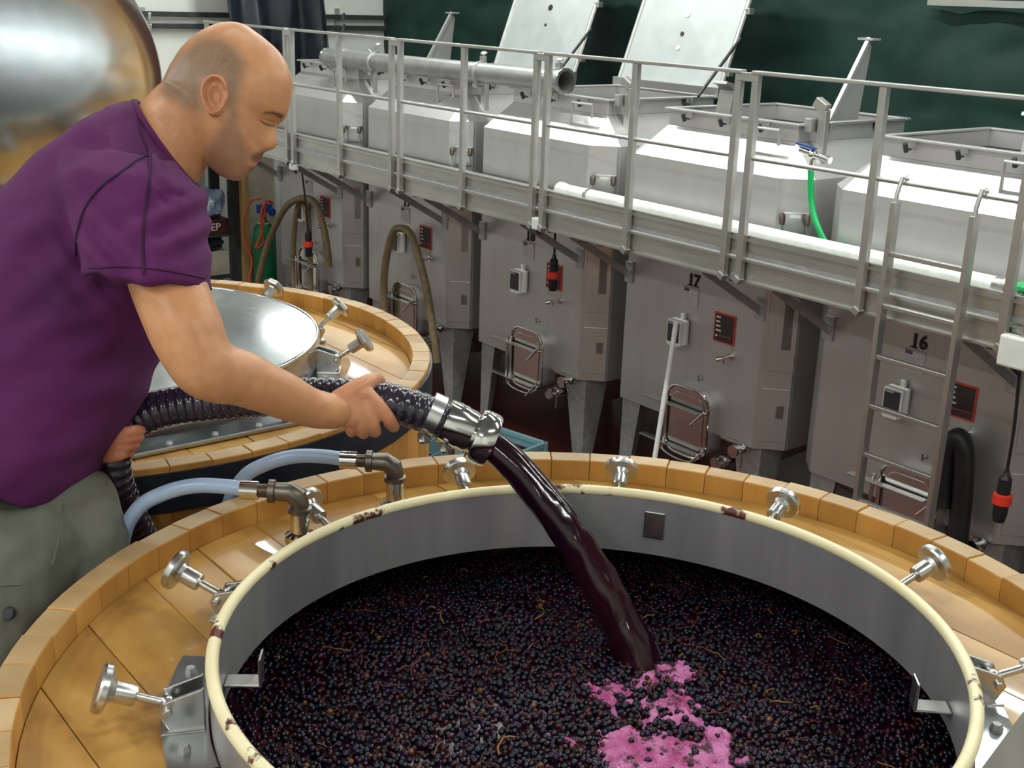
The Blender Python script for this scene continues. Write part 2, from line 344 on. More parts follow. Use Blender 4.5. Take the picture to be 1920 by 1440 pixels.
# ================================================================== steel tanks
TX = {16: -4.70, 17: -6.575, 18: -8.45, 19: -10.325, 20: -12.2, 15: -2.825}
TY, Z0, Z1, Z2 = 6.35, .79, 2.69, 2.90
c_ = .17
OCT = [(0, 0), (1.36, 0), (1.53, .17), (1.53, 1.53), (1.36, 1.70), (0, 1.70), (-.17, 1.53), (-.17, .17)]
SQ = [(.08, .25), (1.28, .25), (1.28, 1.45), (.08, 1.45)]
DIAG = Vector((1, 1, 0)).normalized(); CHN = Vector((1, -1, 0)).normalized()     # along the near chamfer / its outward normal
def chp(a, z, out=0.): return Vector((1.36, 0, z))+DIAG*a+CHN*out                # point on the near chamfer, local
RCH = Matrix((DIAG, Z_, CHN)).transposed()
def build_tank(num):
    t = thing('wine_tank', '', 'tank', (0, 0, 0), 'steel wine tanks')
    b = MB()                                   # shell
    lo = [(x, y, Z0) for x, y in OCT]; hi = [(x, y, Z1) for x, y in OCT]; sq = [(x, y, Z2) for x, y in SQ]
    b.add(lo+hi, [(i, (i+1) % 8, 8+(i+1) % 8, 8+i) for i in range(8)])
    rf = MB().add(hi+sq, [(0, 1, 9, 8), (1, 2, 9), (2, 3, 10, 9), (3, 4, 10), (4, 5, 11, 10), (5, 6, 11), (6, 7, 8, 11), (7, 0, 8)])
    b.build('shell', 'tank', t, bev=.012); rf.build('sloped_roof', 'tank', t)
    h = MB()                                   # hopper below
    ins = [(.68+(x-.68)*.97, .85+(y-.85)*.97, Z0+.002) for x, y in OCT]; sm = [(.68+(x-.68)*.18, .85+(y-.85)*.18, .30) for x, y in OCT]
    h.add(ins+sm, [(i, (i+1) % 8, 8+(i+1) % 8, 8+i) for i in range(8)]+[tuple(range(8, 16))]); h.build('hopper', 'tank', t)
    k = MB()                                   # square hatch collar
    for (x0, y0, x1, y1) in ((.08, .25, 1.28, .27), (.08, 1.43, 1.28, 1.45), (.08, .27, .10, 1.43), (1.26, .27, 1.28, 1.43)):
        k.box(((x0+x1)/2, (y0+y1)/2, Z2+.055), (x1-x0, y1-y0, .11))
    for (x0, y0, x1, y1) in ((.05, .22, 1.31, .275), (.05, 1.425, 1.31, 1.48), (.05, .275, .105, 1.425), (1.255, .275, 1.31, 1.425)):
        k.box(((x0+x1)/2, (y0+y1)/2, Z2+.118), (x1-x0, y1-y0, .016))
    k.build('hatch_collar', 'tank', t, bev=.004)
    for (cx, cy) in ((.10, .10), (1.26, .10), (.10, 1.60), (1.26, 1.60)):      # folded sheet legs
        sx = 1 if cx > .6 else -1; sy = 1 if cy > .6 else -1
        u = Vector((sx, sy, 0)).normalized(); v = Vector((-sy, sx, 0)).normalized(); c = Vector((cx+sx*.12, cy+sy*.02, 0)); L = MB()
        def tri(w, d, z): return [c+v*w+Z_*z-u*d, c+u*.02+Z_*z, c-v*w+Z_*z-u*d, c-u*d*1.5+Z_*z]
        L.add(tri(.19, .13, .86)+tri(.075, .05, .03), [(0, 1, 5, 4), (1, 2, 6, 5), (2, 3, 7, 6), (3, 0, 4, 7), (0, 3, 2, 1), (4, 5, 6, 7)])
        L.box(c-u*.04+Z_*.016, (.16, .16, .03)); L.build('leg', 'galv', t, bev=.004)
    # embossed cooling jacket panels on the near chamfer
    def panel(a0, a1, z0, z1, name='jacket_panel'):
        p = MB(); p.prism([(a0, z0), (a1, z0), (a1, z1), (a0, z1)], .006, chp(0, 0), (DIAG, Z_, CHN)); return p.build(name, 'tank', t, bev=.004)
    panel(.035, .232, 1.365, 1.95); panel(.035, .232, .85, 1.24); panel(.14, .20, 1.02, 1.12, 'inspection_plate'); panel(.13, .20, 1.52, 1.85, 'inspection_plate')
    g = MB(); g.box(chp(.228, (Z0+Z1)/2, .002), (.012, .012, Z1-Z0)); g.build('edge_seam', 'galv', t)
    # valve plate high on the chamfer, two elbows with thin hoses
    pl = MB().prism([(.06, 2.30), (.225, 2.30), (.225, 2.47), (.06, 2.47)], .012, chp(0, 0), (DIAG, Z_, CHN)).build('valve_plate', 'steel', t, bev=.003)
    MB().prism([(.10, 2.435), (.17, 2.435), (.17, 2.455), (.10, 2.455)], .0135, chp(0, 0), (DIAG, Z_, CHN)).build('rating_tag', 'signwhite', pl, world=True)
    for a in (.045, .205):
        p = chp(a, 2.45)
        MB().cyl(p, chp(a, 2.45, .05), .013).cyl(chp(a, 2.45, .035), chp(a, 2.45, .052), .020, 10).tube([chp(a, 2.45, .045), chp(a, 2.452, .07), chp(a, 2.44, .082), chp(a, 2.40, .084)], [.02, .022, .021, .018], 10).build('elbow_fitting', 'brownfit', t, smooth=True)
        MB().tube(spline([chp(a, 2.41, .084), chp(a+.012, 2.34, .08), chp(a+.05, 2.26, .06), chp(a+.09, 2.22, .05)], 5), .0075, 8).build('thin_hose', 'hosegrey', t, smooth=True)
    # front fittings
    y = 0.
    nb = MB().box((.67, -.003, 1.742), (.150, .006, .14)).build('number_card', 'paper', t)
    MB().box((.632, -.007, 1.79), (.05, .003, .022)).build('card_print', 'blueink', nb)
    for q in range(4): MB().box((.665-.01*(q % 2), -.007, 1.76-.022*q), (.11-.02*(q % 2), .003, .005)).build('card_print', 'greytext', nb)
    cb = MB().box((.62, -.055, 1.475), (.14, .09, .19)).build('controller_box', 'white', t, bev=.01)
    MB().box((.62, -.102, 1.48), (.112, .008, .15)).build('screen_window', 'screen', cb, bev=.003)
    MB().box((.62, -.1, 1.385), (.10, .014, .016)).build('button_strip', 'white', cb)
    MB().box((.60, -.105, 1.545), (.06, .004, .012)).build('caption_strip', 'greytext', cb)
    MB().box((.64, -.03, 1.59), (.03, .03, .05)).build('cable_gland', 'white', cb, bev=.004)
    sg = MB().box((1.02, -.004, 1.585), (.195, .008, .215)).build('level_sign', 'signred', t)
    MB().box((1.02, -.009, 1.585), (.172, .004, .192)).build('sign_face', 'signblack', sg)
    for q, w in enumerate((.038, .034, .042, .05, .02)): MB().box((.945+w/2, -.012, 1.66-.032*q-(.008 if q == 4 else 0)), (w, .002, .012)).build('sign_text', 'signwhite', sg)
    MB().box((1.03, -.012, 1.53), (.145, .002, .004)).build('sign_line', 'signred', sg)
    pp = MB().box((1.02, -.002, 1.44), (.17, .004, .05)).build('notice', 'greytext', t)
    tp = MB().cyl((1.10, 0, 1.40), (1.10, -.10, 1.40), .013).cyl((1.10, -.10, 1.40), (1.075, -.125, 1.392), .017).cyl((1.10, 0, 1.40), (1.10, -.018, 1.40), .026)
    tp.cyl((1.10, -.075, 1.40), (1.10, -.075, 1.36), .007); tp.build('sample_tap', 'chrome', t, smooth=True)
    # manway: neck, door, clamping bars, hinge post, wing screws, handle
    ax = (X_, Z_, Vector((0, -1, 0))); cx, cz = .82, .845
    rr = rrect(.40, .50, .11); MB().prism(rr, .15, (cx, .06, cz), ax).build('manway_neck', 'tank', t, smooth=True, flat_angle=30)
    dr = MB().prism(rrect(.42, .52, .12), .012, (cx, -.09, cz), ax).build('manway_door', 'chrome', t)
    ring = [(cx+a, -.106, cz+b) for a, b in rrect(.415, .515, .115)]; MB().tube(ring, .010, 8, closed=True).build('door_rim', 'chrome', dr, smooth=True)
    MB().prism(rrect(.33, .42, .08), .006, (cx, -.102, cz), ax).build('door_panel', 'chrome', dr, bev=.003)
    for z in (cz+.115, cz-.195):
        br = MB().box((.70, -.155, z), (.56, .055, .012)).box((.70, -.13, z-.012), (.56, .008, .03)).build('clamp_bar', 'steel', t, bev=.003)
        MB().cyl((.985, -.02, z-.01), (.985, -.15, z-.01), .009).cyl((.985, -.15, z-.01), (1.02, -.21, z-.015), .008).cyl((.975, -.225, z-.07), (1.065, -.195, z+.045), .009).build('wing_screw', 'chrome', br, smooth=True)
    hp = MB()
    for dx in (-.025, .025): hp.cyl((.60+dx, -.12, cz-.23), (.60+dx, -.12, cz+.15), .013)
    hp.cyl((.60, -.12, cz-.27), (.60, -.12, cz-.2), .02); hp.build('hinge_post', 'chrome', t, smooth=True)
    MB().tube(spline([(.64, -.11, cz-.20), (.66, -.16, cz-.25), (.80, -.17, cz-.27), (.95, -.16, cz-.26), (.98, -.11, cz-.21)], 5), .009, 8).build('door_handle', 'chrome', t, smooth=True)
    MB().cyl((.84, -.01, 1.17), (.84, -.03, 1.17), .012).cyl((.84, -.03, 1.15), (.84, -.03, 1.20), .007).build('sprayer_lug', 'steel', t, smooth=True)
    # outlet valves under the front edge
    for (vx, vz, s) in ((1.29, .765, 0), (1.14, .625, 1)):
        v = MB().cyl((vx, .12, vz), (vx, -.02, vz), .03, 16).cyl((vx, -.02, vz), (vx, -.035, vz), .046, 16).cyl((vx, -.035, vz), (vx, -.10, vz), .034, 16).cyl((vx, -.10, vz), (vx, -.115, vz), .046, 16)
        v.cyl((vx+.05, -.07, vz), (vx+.05, -.07, vz-.12), .007, 8).cyl((vx, -.07, vz), (vx+.05, -.07, vz), .012, 8).build('outlet_valve', 'chrome', t, smooth=True)
    MB().box((1.2, -.03, .80), (.20, .02, .012)).build('valve_lever', 'steel', t)
    # hatch hardware on the roof
    for (xx, yy) in ((.30, .235), (.66, .235), (1.02, .235), (1.295, .55), (1.295, 1.15)):
        MB().cyl((xx, yy-.005, Z2+.06), (xx, yy-.06, Z2+.075), .006, 8).cyl((xx, yy-.05, Z2+.05), (xx, yy-.075, Z2+.10), .016, 8).build('hatch_catch', 'black', t, smooth=True)
        MB().box((xx, yy+.02, Z2+.10), (.05, .05, .05)).build('catch_block', 'alu', t, bev=.004)
    MB().tube([(.98, .14, Z2-.10), (.98, .14, Z2+.08), (1.22, .14, Z2+.08), (1.22, .14, Z2-.02)], .012, 8).build('lifting_handle', 'alu', t)
    MB().box((1.40, .36, Z2+.02), (.06, .05, .40)).build('hinge_upright', 'alu', t, bev=.004)
    MB().box((1.37, .36, Z2+.25), (.10, .06, .07), Matrix.Rotation(.5, 3, 'Y')).box((1.33, .33, Z2+.12), (.05, .10, .09)).build('hinge_block', 'alu', t, bev=.006)
    return t
proto = build_tank(0)
LABT = {16: 'steel wine tank numbered 16 behind the hanging ladder', 17: 'steel wine tank numbered 17 with a white pole leaning on it', 18: 'steel wine tank numbered 18 with its square lid raised',
        19: 'steel wine tank numbered 19 with one brown hose looped over its front', 20: 'farthest steel wine tank beside the green gas cylinder', 15: 'steel wine tank at the right edge past number 16'}
tanks = {}
for i, n in enumerate((18, 17, 16, 19, 20, 15)):
    if i == 0: proto.location = (TX[n], TY, 0); proto['label'] = LABT[n]; tanks[n] = proto
    else: tanks[n] = dup(proto, (TX[n], TY, 0), LABT[n])
def number(n, txt):
    t = tanks[n]; bx = TX[n]+.69
    o = text_obj('painted_number', txt, .118, (bx, TY-.004, 1.865), RFRONT, 'ink', t, .0045, .98)
    s = MB()                                   # slab serifs
    for k, ch in enumerate(txt):
        x0 = bx+(-.036 if k == 0 else .036)
        if ch in '17': s.box((x0+(0.004 if ch == '1' else -.009), TY-.004, 1.826), (.050, .002, .008))
    s.build('painted_number_serif', 'ink', t)
for n in (16, 17, 18, 19): number(n, str(n))
# raised square lids of tanks 18 and 19
def tank_lid(n, tilt, holes):
    t = tanks[n]; x0, x1 = TX[n]+.06, TX[n]+1.30; yb = TY+1.50; zb = Z2+.17
    up = Vector((0, math.sin(tilt), math.cos(tilt))); nr = Vector((0, -math.cos(tilt), math.sin(tilt))); w = x1-x0; H = 1.24
    o = Vector((x0, yb, zb)); ld = MB()
    A = [o, o+X_*w, o+X_*w+up*H, o+up*H]; c = o+X_*w/2+up*H/2
    ld.add([p+nr*.012 for p in A]+[c+nr*.035], [(0, 1, 4), (1, 2, 4), (2, 3, 4), (3, 0, 4)])
    ld.prism([(0, 0), (w, 0), (w, H), (0, H)], .012, o, (X_, up, nr)); lid = ld.build('raised_lid', 'lidface', t)
    fr = MB()
    for (a, b) in ((A[0], A[1]), (A[1], A[2]), (A[2], A[3]), (A[3], A[0])): fr.cyl(a+nr*.01, b+nr*.01, .022, 8)
    fr.build('lid_frame', 'alu', lid, smooth=True)
    for (u, v, r, mt) in holes:
        p = o+X_*w*u+up*H*v+nr*(.014+.021*(1-2*max(abs(u-.5), abs(v-.5)))); MB().lathe([(0, .006), (r, .006), (r, 0)], p, nr, 14).build('lid_port', mt, lid, smooth=True)
    for u in (.12, .5, .88):
        MB().box(o+X_*w*u-up*.05+nr*.0, (.06, .05, .14)).build('lid_hinge', 'alu', lid, bev=.004)
    for v in (.12, .55, .9): MB().box(o+X_*(w+.03)+up*H*v, (.05, .06, .05)).build('lid_catch', 'alu', lid, bev=.004)
    MB().box((TX[n]+.68, TY+1.47, Z2+.15), (1.3, .07, .09)).build('rear_hinge_rail', 'alu', t, bev=.004)
    MB().cyl((TX[n]+1.33, TY+1.2, Z2+.13), o+X_*(w+.03)+up*.45, .014, 8).build('gas_strut', 'black', t)
M['lidface'] = mat('matt_lid_sheet', (.47, .50, .51), .5, .35, (.42, .45, .46), 5, bump=.03, bs=14)
tank_lid(18, .36, ((.5, .5, .028, 'white'), (.5, .36, .02, 'black'), (.5, .26, .022, 'white')))
tank_lid(19, .36, ((.5, .5, .03, 'black'), (.5, .36, .014, 'black')))
# triangular lid supports on tanks 17 and 20, bent plates on 16 and 17
for n, xx, yy in ((17, 1.12, .75), (20, 1.18, 1.1)):
    b = Vector((TX[n]+xx, TY+yy, Z2+.10))
    g = MB().prism([(0, 0), (.34, 0), (.40, .52), (.34, .56)], .014, b, (Y_, Z_, X_)).box(b+Vector((.007, .37, .565)), (.13, .09, .014)).box(b+Vector((.02, .18, .29)), (.03, .03, .66), Matrix.Rotation(-.56, 3, 'X'))
    g.build('lid_support_plate', 'tank', tanks[n])
for n, xx in ((16, .86), (17, .30)):
    b = Vector((TX[n]+xx, TY+.5, Z2+.09)); pr_ = [(0, 0), (.012, 0), (.05, .18), (.02, .23), (-.05, .245), (-.06, .225), (.0, .205), (.032, .175)]
    MB().prism(pr_, .14, b, (Y_, Z_, X_)).build('bent_handle_plate', 'alu', tanks[n])
# ================================================================== walkway in front of the tanks
XA, XB_ = -13.9, -1.15
w = thing('walkway', 'long aluminium walkway bracketed to the fronts of the steel tanks', 'walkway', (-7.5, 5.95, 2.17))
MB().box(((XA+XB_)/2, 5.97, 2.285), (XB_-XA, .70, .03)).build('tread', 'alu', w)
ch = MB().box(((XA+XB_)/2, 5.607, 2.24), (XB_-XA, .02, .14)).box(((XA+XB_)/2, 5.60, 2.176), (XB_-XA, .05, .012)).box(((XA+XB_)/2, 5.594, 2.305), (XB_-XA, .035, .012)); ch.build('edge_channel', 'alu', w)
MB().box(((XA+XB_)/2, 5.602, 2.335), (XB_-XA, .012, .03)).build('inset_strip', 'galv', w)
tb = MB().box(((XA+XB_)/2, 5.602, 2.40), (XB_-XA, .014, .10)).box(((XA+XB_)/2, 5.594, 2.43), (XB_-XA, .022, .022)).box(((XA+XB_)/2, 5.60, 2.452), (XB_-XA, .028, .008)); tb.build('toe_board', 'alu', w)
for n in (15, 16, 17, 18, 19, 20):
    for xx in (TX[n]+.03, TX[n]+1.33):
        b = MB(); p0 = Vector((xx, 5.72, 2.16)); p1 = Vector((xx, 6.335, 1.80)); d = (p1-p0).normalized(); u = Vector((1, 0, 0)); v = d.cross(u)
        b.prism([(-.03, -.01), (.03, -.01), (.03, .045), (.022, .045), (.022, 0), (-.03, 0)], (p1-p0).length, p0, (u, v, d)); b.box((xx, 6.34, 1.80), (.08, .02, .16)).box((xx, 6.335, 2.2), (.05, .03, .1))
        b.box((xx, 5.97, 2.235), (.05, .68, .06)); b.box((xx+.01, 6.02, 2.12), (.04, .05, .17)); b.build('knee_brace', 'galv', w, bev=.003)
mods = [(-4.795, -3.06, 'above tank 16, where the ladder hangs'), (-6.677, -4.925, 'above the number of tank 17'), (-8.55, -6.80, 'over tank 18, below its raised lid'), (-10.38, -8.68, 'above tank 19'), (-12.2, -10.5, 'behind the bald head'), (-2.93, -1.18, 'at the far right end')]
for (xl, xr, wh) in mods:
    g = thing('guard_rail', 'aluminium guard rail section '+wh, 'railing', ((xl+xr)/2, 5.57, 2.17), 'guard rail sections')
    MB().box(((xl+xr)/2, 5.565, 3.402), (xr-xl+.05, .055, .022)).build('top_rail', 'alu', g, bev=.004)
    MB().cyl((xl, 5.57, 2.915), (xr, 5.57, 2.915), .014, 10).build('mid_rail', 'alu', g, smooth=True)
    for xx in (xl, (xl+xr)/2+.005, xr):
        MB().box((xx, 5.565, 2.79), (.045, .04, 1.21)).box((xx, 5.56, 2.185), (.05, .05, .04), Matrix.Rotation(.5, 3, 'Y')).build('post', 'alu', g, bev=.003)
# joining plates between sections
for xx in (-4.86, -6.74, -8.615, -10.44, -2.995):
    o = MB().box((xx, 5.565, 3.375), (.14, .045, .05)).build('rail_joiner', 'alu', bev=.003)
    o.parent = w; o.location -= w.location
# white and galvanised pipes
o = thing('white_pipe', 'long white pipe with flared ends lying on the walkway', 'pipe', (-5.3, 6.15, 2.30))
MB().cyl((-7.17, 6.15, 2.352), (-3.45, 6.15, 2.352), .05, 18).build('barrel', 'pvc', o, smooth=True)
MB().lathe([(.05, 0), (.056, .03), (.064, .06), (.072, .075), (.074, .09), (.06, .09), (.042, .06)], (-3.47, 6.15, 2.352), (1, 0, 0), 20).build('flared_end', 'steel', o, smooth=True)
MB().lathe([(.045, 0), (.058, .02), (.058, .07), (.05, .10)], (-7.2, 6.15, 2.352), (1, 0, 0), 20).build('socket_end', 'pvc', o, smooth=True)
MB().lathe([(.05, 0), (.066, .005), (.066, .02), (.05, .025)], (-6.85, 6.15, 2.352), (1, 0, 0), 20).build('pipe_band', 'steel', o, smooth=True)
o = thing('steel_transfer_pipe', 'large steel pipe with clamped joints lying across the tank roofs', 'pipe', (-9.5, 6.62, 3.02))
a, b = Vector((-11.45, 6.55, 3.09)), Vector((-7.66, 6.57, 3.125)); d = (b-a).normalized(); R_ = .088
M['pipegrey'] = mat('dull_pipe_steel', (.40, .40, .40), .42, .75, (.33, .33, .33), 9, bump=.02, bs=60)
MB().tube([a, b], R_, 24, caps=False).tube([a, b], R_-.006, 24, caps=False).build('barrel', 'pipegrey', o, smooth=True)
MB().lathe([(R_-.006, 0), (R_+.018, 0), (R_+.02, .012), (R_+.004, .03)], b+d*.005, -d, 24).build('end_flange', 'steel', o, smooth=True)
MB().lathe([(.0, 0), (.05, .004), (R_, .03), (R_+.008, .05), (R_, .07)], a-d*.05, d, 24).build('end_cap', 'steel', o, smooth=True)
for f_ in (.09, .245, .70, .97):
    p = a+(b-a)*f_
    q = MB().lathe([(R_, -.016), (R_+.014, -.012), (R_+.014, .012), (R_, .016)], p, d, 24).build('clamp_ring', 'alu', o, smooth=True)
    if f_ > .1:
        MB().box(p+Vector((0, .02, R_+.03)), (.05, .04, .05)).cyl(p+Vector((0, .02, R_+.03)), p+Vector((.0, .03, R_+.075)), .008, 8).lathe([(0, 0), (.03, .0), (.034, .012), (.02, .022), (0, .024)], p+Vector((0, .03, R_+.07)), (.1, -.3, 1), 10).build('clamp_nut', 'alu', q, bev=.003)
        MB().box(p+Vector((0, -.05, -R_-.01)), (.05, .05, .04), Matrix.Rotation(.6, 3, 'X')).build('clamp_lug', 'alu', q, bev=.003)
# ladder hung from the mid rail
o = thing('ladder', 'aluminium ladder hooked over the railing in front of tank 16', 'ladder', (-3.5, 5.5, 0))
lx0, lx1, ly = -3.735, -3.275, 5.515
for xx in (lx0, lx1):
    MB().box((xx, ly, 1.415), (.028, .06, 2.81)).build('stile', 'alu', o, bev=.003)
    MB().tube([(xx, ly, 2.72), (xx, ly, 2.86), (xx, ly+.03, 2.945), (xx, 5.58, 2.945), (xx, 5.60, 2.90)], .012, 8).build('hook', 'alu', o, smooth=True)
z = 2.545
while z > .2:
    MB().box(((lx0+lx1)/2, ly, z), (lx1-lx0-.02, .034, .026)).build('rung', 'alu', o, bev=.004); z -= .283
# white pole leaning on the controller of tank 17
pt = onY(1268, 605, 6.18); pb = onY(1229, 850, 5.93); d = (pb-pt).normalized(); k = -pt.z/d.z; pb = pt+d*k
pt = Vector(pt); 
o = thing('white_pole', 'thin white plastic pole leaning against the controller of tank 17', 'pole', pb)
MB().cyl(pt, pb, .019, 12).build('tube', 'pvc', o, smooth=True); MB().cyl(pt+d*-.004, pt+d*.09, .0205, 12).build('sleeve', 'pvc', o, smooth=True)
# brown hoses looped on the tank fronts
def hose(name, label, pts, r, mt, grp=None, n=8):
    o = MB().tube(spline(pts, n), r, 12).build(name, mt, smooth=True); return tag(o, label, 'hose', grp)
P = lambda L, Y: [onY(a, b, Y) for a, b in L]
hose('brown_hose', 'brown rubber hose looped over the controller of tank 19', P([(722, 640), (720, 560), (722, 500), (735, 440), (750, 428), (770, 440), (790, 500), (803, 560), (815, 640), (820, 680)], 6.17), .036, 'hosebrown', 'brown hoses')
hose('brown_hose', 'brown rubber hose arched wide across the front of the farthest tank', P([(480, 560), (488, 510), (505, 450), (535, 390), (565, 372), (590, 380), (605, 420), (614, 470), (616, 500)], 6.14), .036, 'hosebrown', 'brown hoses')
hose('brown_hose', 'short brown rubber hose hanging inside the wide arch on the farthest tank', P([(553, 560), (550, 470), (556, 400), (566, 380), (576, 400), (580, 450), (582, 540), (582, 570)], 6.24), .030, 'hosebrown', 'brown hoses')
hose('green_hose', 'bright green hose hanging from the valve on tank 17', [onY(1520, 318, 6.33), onY(1521, 370, 6.33), onY(1528, 410, 6.31), onY(1545, 450, 6.28), onY(1570, 480, 6.25)], .020, 'hosegreen')
v = onY(1524, 290, 6.36)
t = thing('ball_valve', 'steel ball valve with blue lever above the green hose', 'valve', v)
MB().cyl(v+Vector((-.10, 0, .02)), v+Vector((.14, 0, -.02)), .022).cyl(v, v+Vector((0, 0, -.10)), .018).sphere(v, .035).build('body', 'chrome', t, smooth=True)
MB().box(v+Vector((-.05, -.01, .05)), (.16, .02, .012), Matrix.Rotation(.12, 3, 'Y')).build('lever', 'bluep', t)
# hanging plugs and junction boxes
def plug(name_lab, top, mid, s, boxpt=None):
    t = thing('power_plug', name_lab, 'plug', mid, 'hanging power plugs')
    MB().tube(spline([top, top*.5+mid*.5+Vector((.01, 0, .05)), mid+Vector((0, 0, .12*s))], 6), .009, 8).build('cable', 'rubber', t, smooth=True)
    MB().lathe([(0, .13), (.014, .13), (.02, .10), (.034, .085), (.036, .02), (.034, 0)], mid, (0, 0, s), 14).build('grip', 'black', t, smooth=True)
    MB().lathe([(.033, 0), (.05, -.006), (.052, -.055), (.040, -.065)], mid, (0, 0, 1), 14).build('collar', 'red', t, smooth=True)
    MB().lathe([(.04, -.06), (.038, -.12), (.03, -.16), (0, -.16)], mid, (0, 0, 1), 14).build('body', 'black', t, smooth=True)
    return t
plug('red and black plug hanging by a cable at the farthest tank', onY(578, 452, 5.95)+Vector((-.02, -.05, .74)), onY(578, 452, 5.95), 1)
plug('red and black plug hanging in front of the sign on tank 18', onY(1038, 508, 6.12)+Vector((-.03, 0, .62)), onY(1038, 508, 6.12), 1)
plug('large red and black plug hanging beside tank 16', onY(1912, 690, 5.6), onY(1881, 925, 5.75), 1)
for lab, p, sz in (('white junction box under the walkway left of the railing pair above tank 18', onY(1007, 419, 5.56), (.07, .06, .09)), ('white junction box clipped under the far left walkway end', onY(551, 313, 5.57), (.10, .06, .06)), ('white junction box below the walkway at the right edge', onY(1905, 660, 5.55), (.16, .07, .16))):
    t = thing('junction_box', lab, 'box', p, 'white junction boxes')
    MB().box(p, sz).build('case', 'white', t, bev=.012); MB().cyl(p+Vector((0, 0, -sz[2]/2)), p+Vector((.02, .02, -sz[2]/2-.03)), .014, 10).build('gland', 'black', t); MB().box(p+Vector((0, .04, 0)), (.05, .05, .04)).build('bracket', 'galv', t)
# black coat-like hose bundle hanging on tank 16
t = thing('black_hose_loop', 'black corrugated hose hung in a doubled loop on tank 16', 'hose', onY(1795, 850, 6.2))
A = [(1776, 1010), (1778, 940), (1780, 870), (1788, 826), (1800, 818), (1810, 840), (1806, 900), (1800, 960), (1792, 1030)]
for k, (L, Y, r) in enumerate((([(1768, 950), (1770, 900), (1776, 850), (1788, 826), (1800, 822), (1808, 850), (1806, 920), (1800, 980), (1792, 1060)], 6.16, .058), ([(1786, 900), (1784, 870), (1790, 840), (1798, 832), (1806, 860), (1800, 930), (1794, 990)], 6.23, .05))):
    MB().tube(spline(P(L, Y), 8), r, 14).build('hose_strand', 'black', t, smooth=True)
# blue crates on the floor
def crate(label, loc, rz, h=.30, stack=1):
    t = thing('plastic_crate', label, 'crate', loc, 'blue plastic crates')
    R = Matrix.Rotation(rz, 3, 'Z'); W_, D_ = .58, .38
    def bx(c, d, nm, par=t): return MB().box(Vector(loc)+R @ Vector(c), d, R).build(nm, 'crate', par, bev=.004)
    bx((0, 0, .02), (W_, D_, .03), 'base')
    for s in (-1, 1):
        for q in range(4): bx((0, s*D_/2, .05+q*(h-.06)/3.4), (W_, .014, (h-.06)/5.2), 'side_slat'); bx((s*W_/2, 0, .05+q*(h-.06)/3.4), (.014, D_, (h-.06)/5.2), 'end_slat')
        for s2 in (-1, 1): bx((s*W_/2, s2*D_/2, h/2+.005), (.035, .035, h), 'corner_post')
        bx((0, s*D_/2, h-.01), (W_+.02, .03, .04), 'rim'); bx((s*W_/2, 0, h-.01), (.03, D_+.02, .04), 'rim')
    return t
crate('open blue plastic crate under tank 18, nearer the pouring hose', (-7.05, 5.55, 0.02), .2, .42)
crate('blue plastic crate standing just beyond the rim of the closed vat', (-7.75, 5.1, 0.02), .3, .52)
# ================================================================== clutter by the end wall
X0 = -13.3
sh = thing('storage_shelf', 'dark metal shelf unit holding bags and cartons at the end wall', 'shelf', (X0, 5.75, 0))
for yy in (5.35, 6.19): 
    for xx in (X0-.25, X0+.25): MB().box((xx, yy, 1.0), (.05, .12 if yy > 6 else .05, 2.0)).build('upright', 'conduit', sh)
for zz in (.49, .985, 1.9): MB().box((X0, 5.77, zz), (.5, .80, .03)).build('shelf_board', 'conduit', sh)
def lump(name, label, cat, c, r, mt, sc, seed):
    mb = MB().sphere(c, r, 24, 16, sc)
    mb.v = [tuple(Vector(p)+(Vector(p)-Vector(c))*.35*noise.noise(Vector(p)*9+Vector((seed, 0, 0)))) for p in mb.v]
    return tag(mb.build(name, mt, smooth=True, flat_angle=25), label, cat)
lump('plastic_bag', 'crumpled clear and blue plastic bags on the dark shelf', 'bag', (X0+.06, 5.95, 1.165+.18), .24, 'film', (.8, .9, .72), 3)
o = thing('carton', 'dark red and black carton with white lettering on the shelf', 'carton', (X0, 5.88, 1.0)); MB().box((X0+.02, 5.88, 1.0+.085), (.42, .55, .168)).build('case', 'cardboard', o, bev=.006)
text_obj('lettering', 'EP', .12, (X0+.232, 5.97, 1.085), Matrix(((0, 0, 1), (1, 0, 0), (0, 1, 0))), 'signwhite', o)
o = MB().box((X0+.02, 5.90, .505+.15), (.42, .45, .28)).build('carton', 'board', bev=.005); tag(o, 'pale carton on the lowest board of the shelf', 'carton')
lump('black_bag', 'shiny black plastic bag between the red carton and the pale one', 'bag', (X0+.1, 5.9, .875), .16, 'blacksheet', (.9, 1.3, .5), 8)
for yy, w_, mt, lab in ((6.315, .11, 'timber', 'upright pale timber post beside the dark shelf'), (6.56, .36, 'board', 'pale wooden board standing behind the gas cylinder')):
    o = MB().box((X0+(.27 if mt == 'timber' else .2), yy, 1.1), (.06, w_, 2.2)).build('timber_post' if mt == 'timber' else 'wooden_board', mt, bev=.004); tag(o, lab, 'post' if mt == 'timber' else 'board')
o = MB().box((-13.0, 6.98, 1.2), (.12, .20, 2.4)).build('dark_column', 'conduit'); tag(o, 'black upright column at the left side of the farthest tank', 'column')
gc = Vector((-12.9, 6.50, 0)); t = thing('gas_cylinder', 'green gas cylinder standing at the far end of the tanks', 'gas cylinder', gc)
MB().lathe([(0, 0), (.125, 0), (.135, .02), (.135, .98), (.115, 1.07), (.06, 1.13), (.04, 1.15), (0, 1.15)], gc, Z_, 24).build('cylinder', 'greenpaint', t, smooth=True)
MB().cyl(gc+Z_*1.14, gc+Z_*1.24, .028).cyl(gc+Z_*1.2, gc+Vector((.09, -.03, 1.2)), .02).build('valve', 'brass', t, smooth=True)
MB().lathe([(.05, 0), (.075, .0), (.075, .03), (.05, .03), (.05, 0)], gc+Z_*1.10, Z_, 16).build('guard_ring', 'white', t, smooth=True)
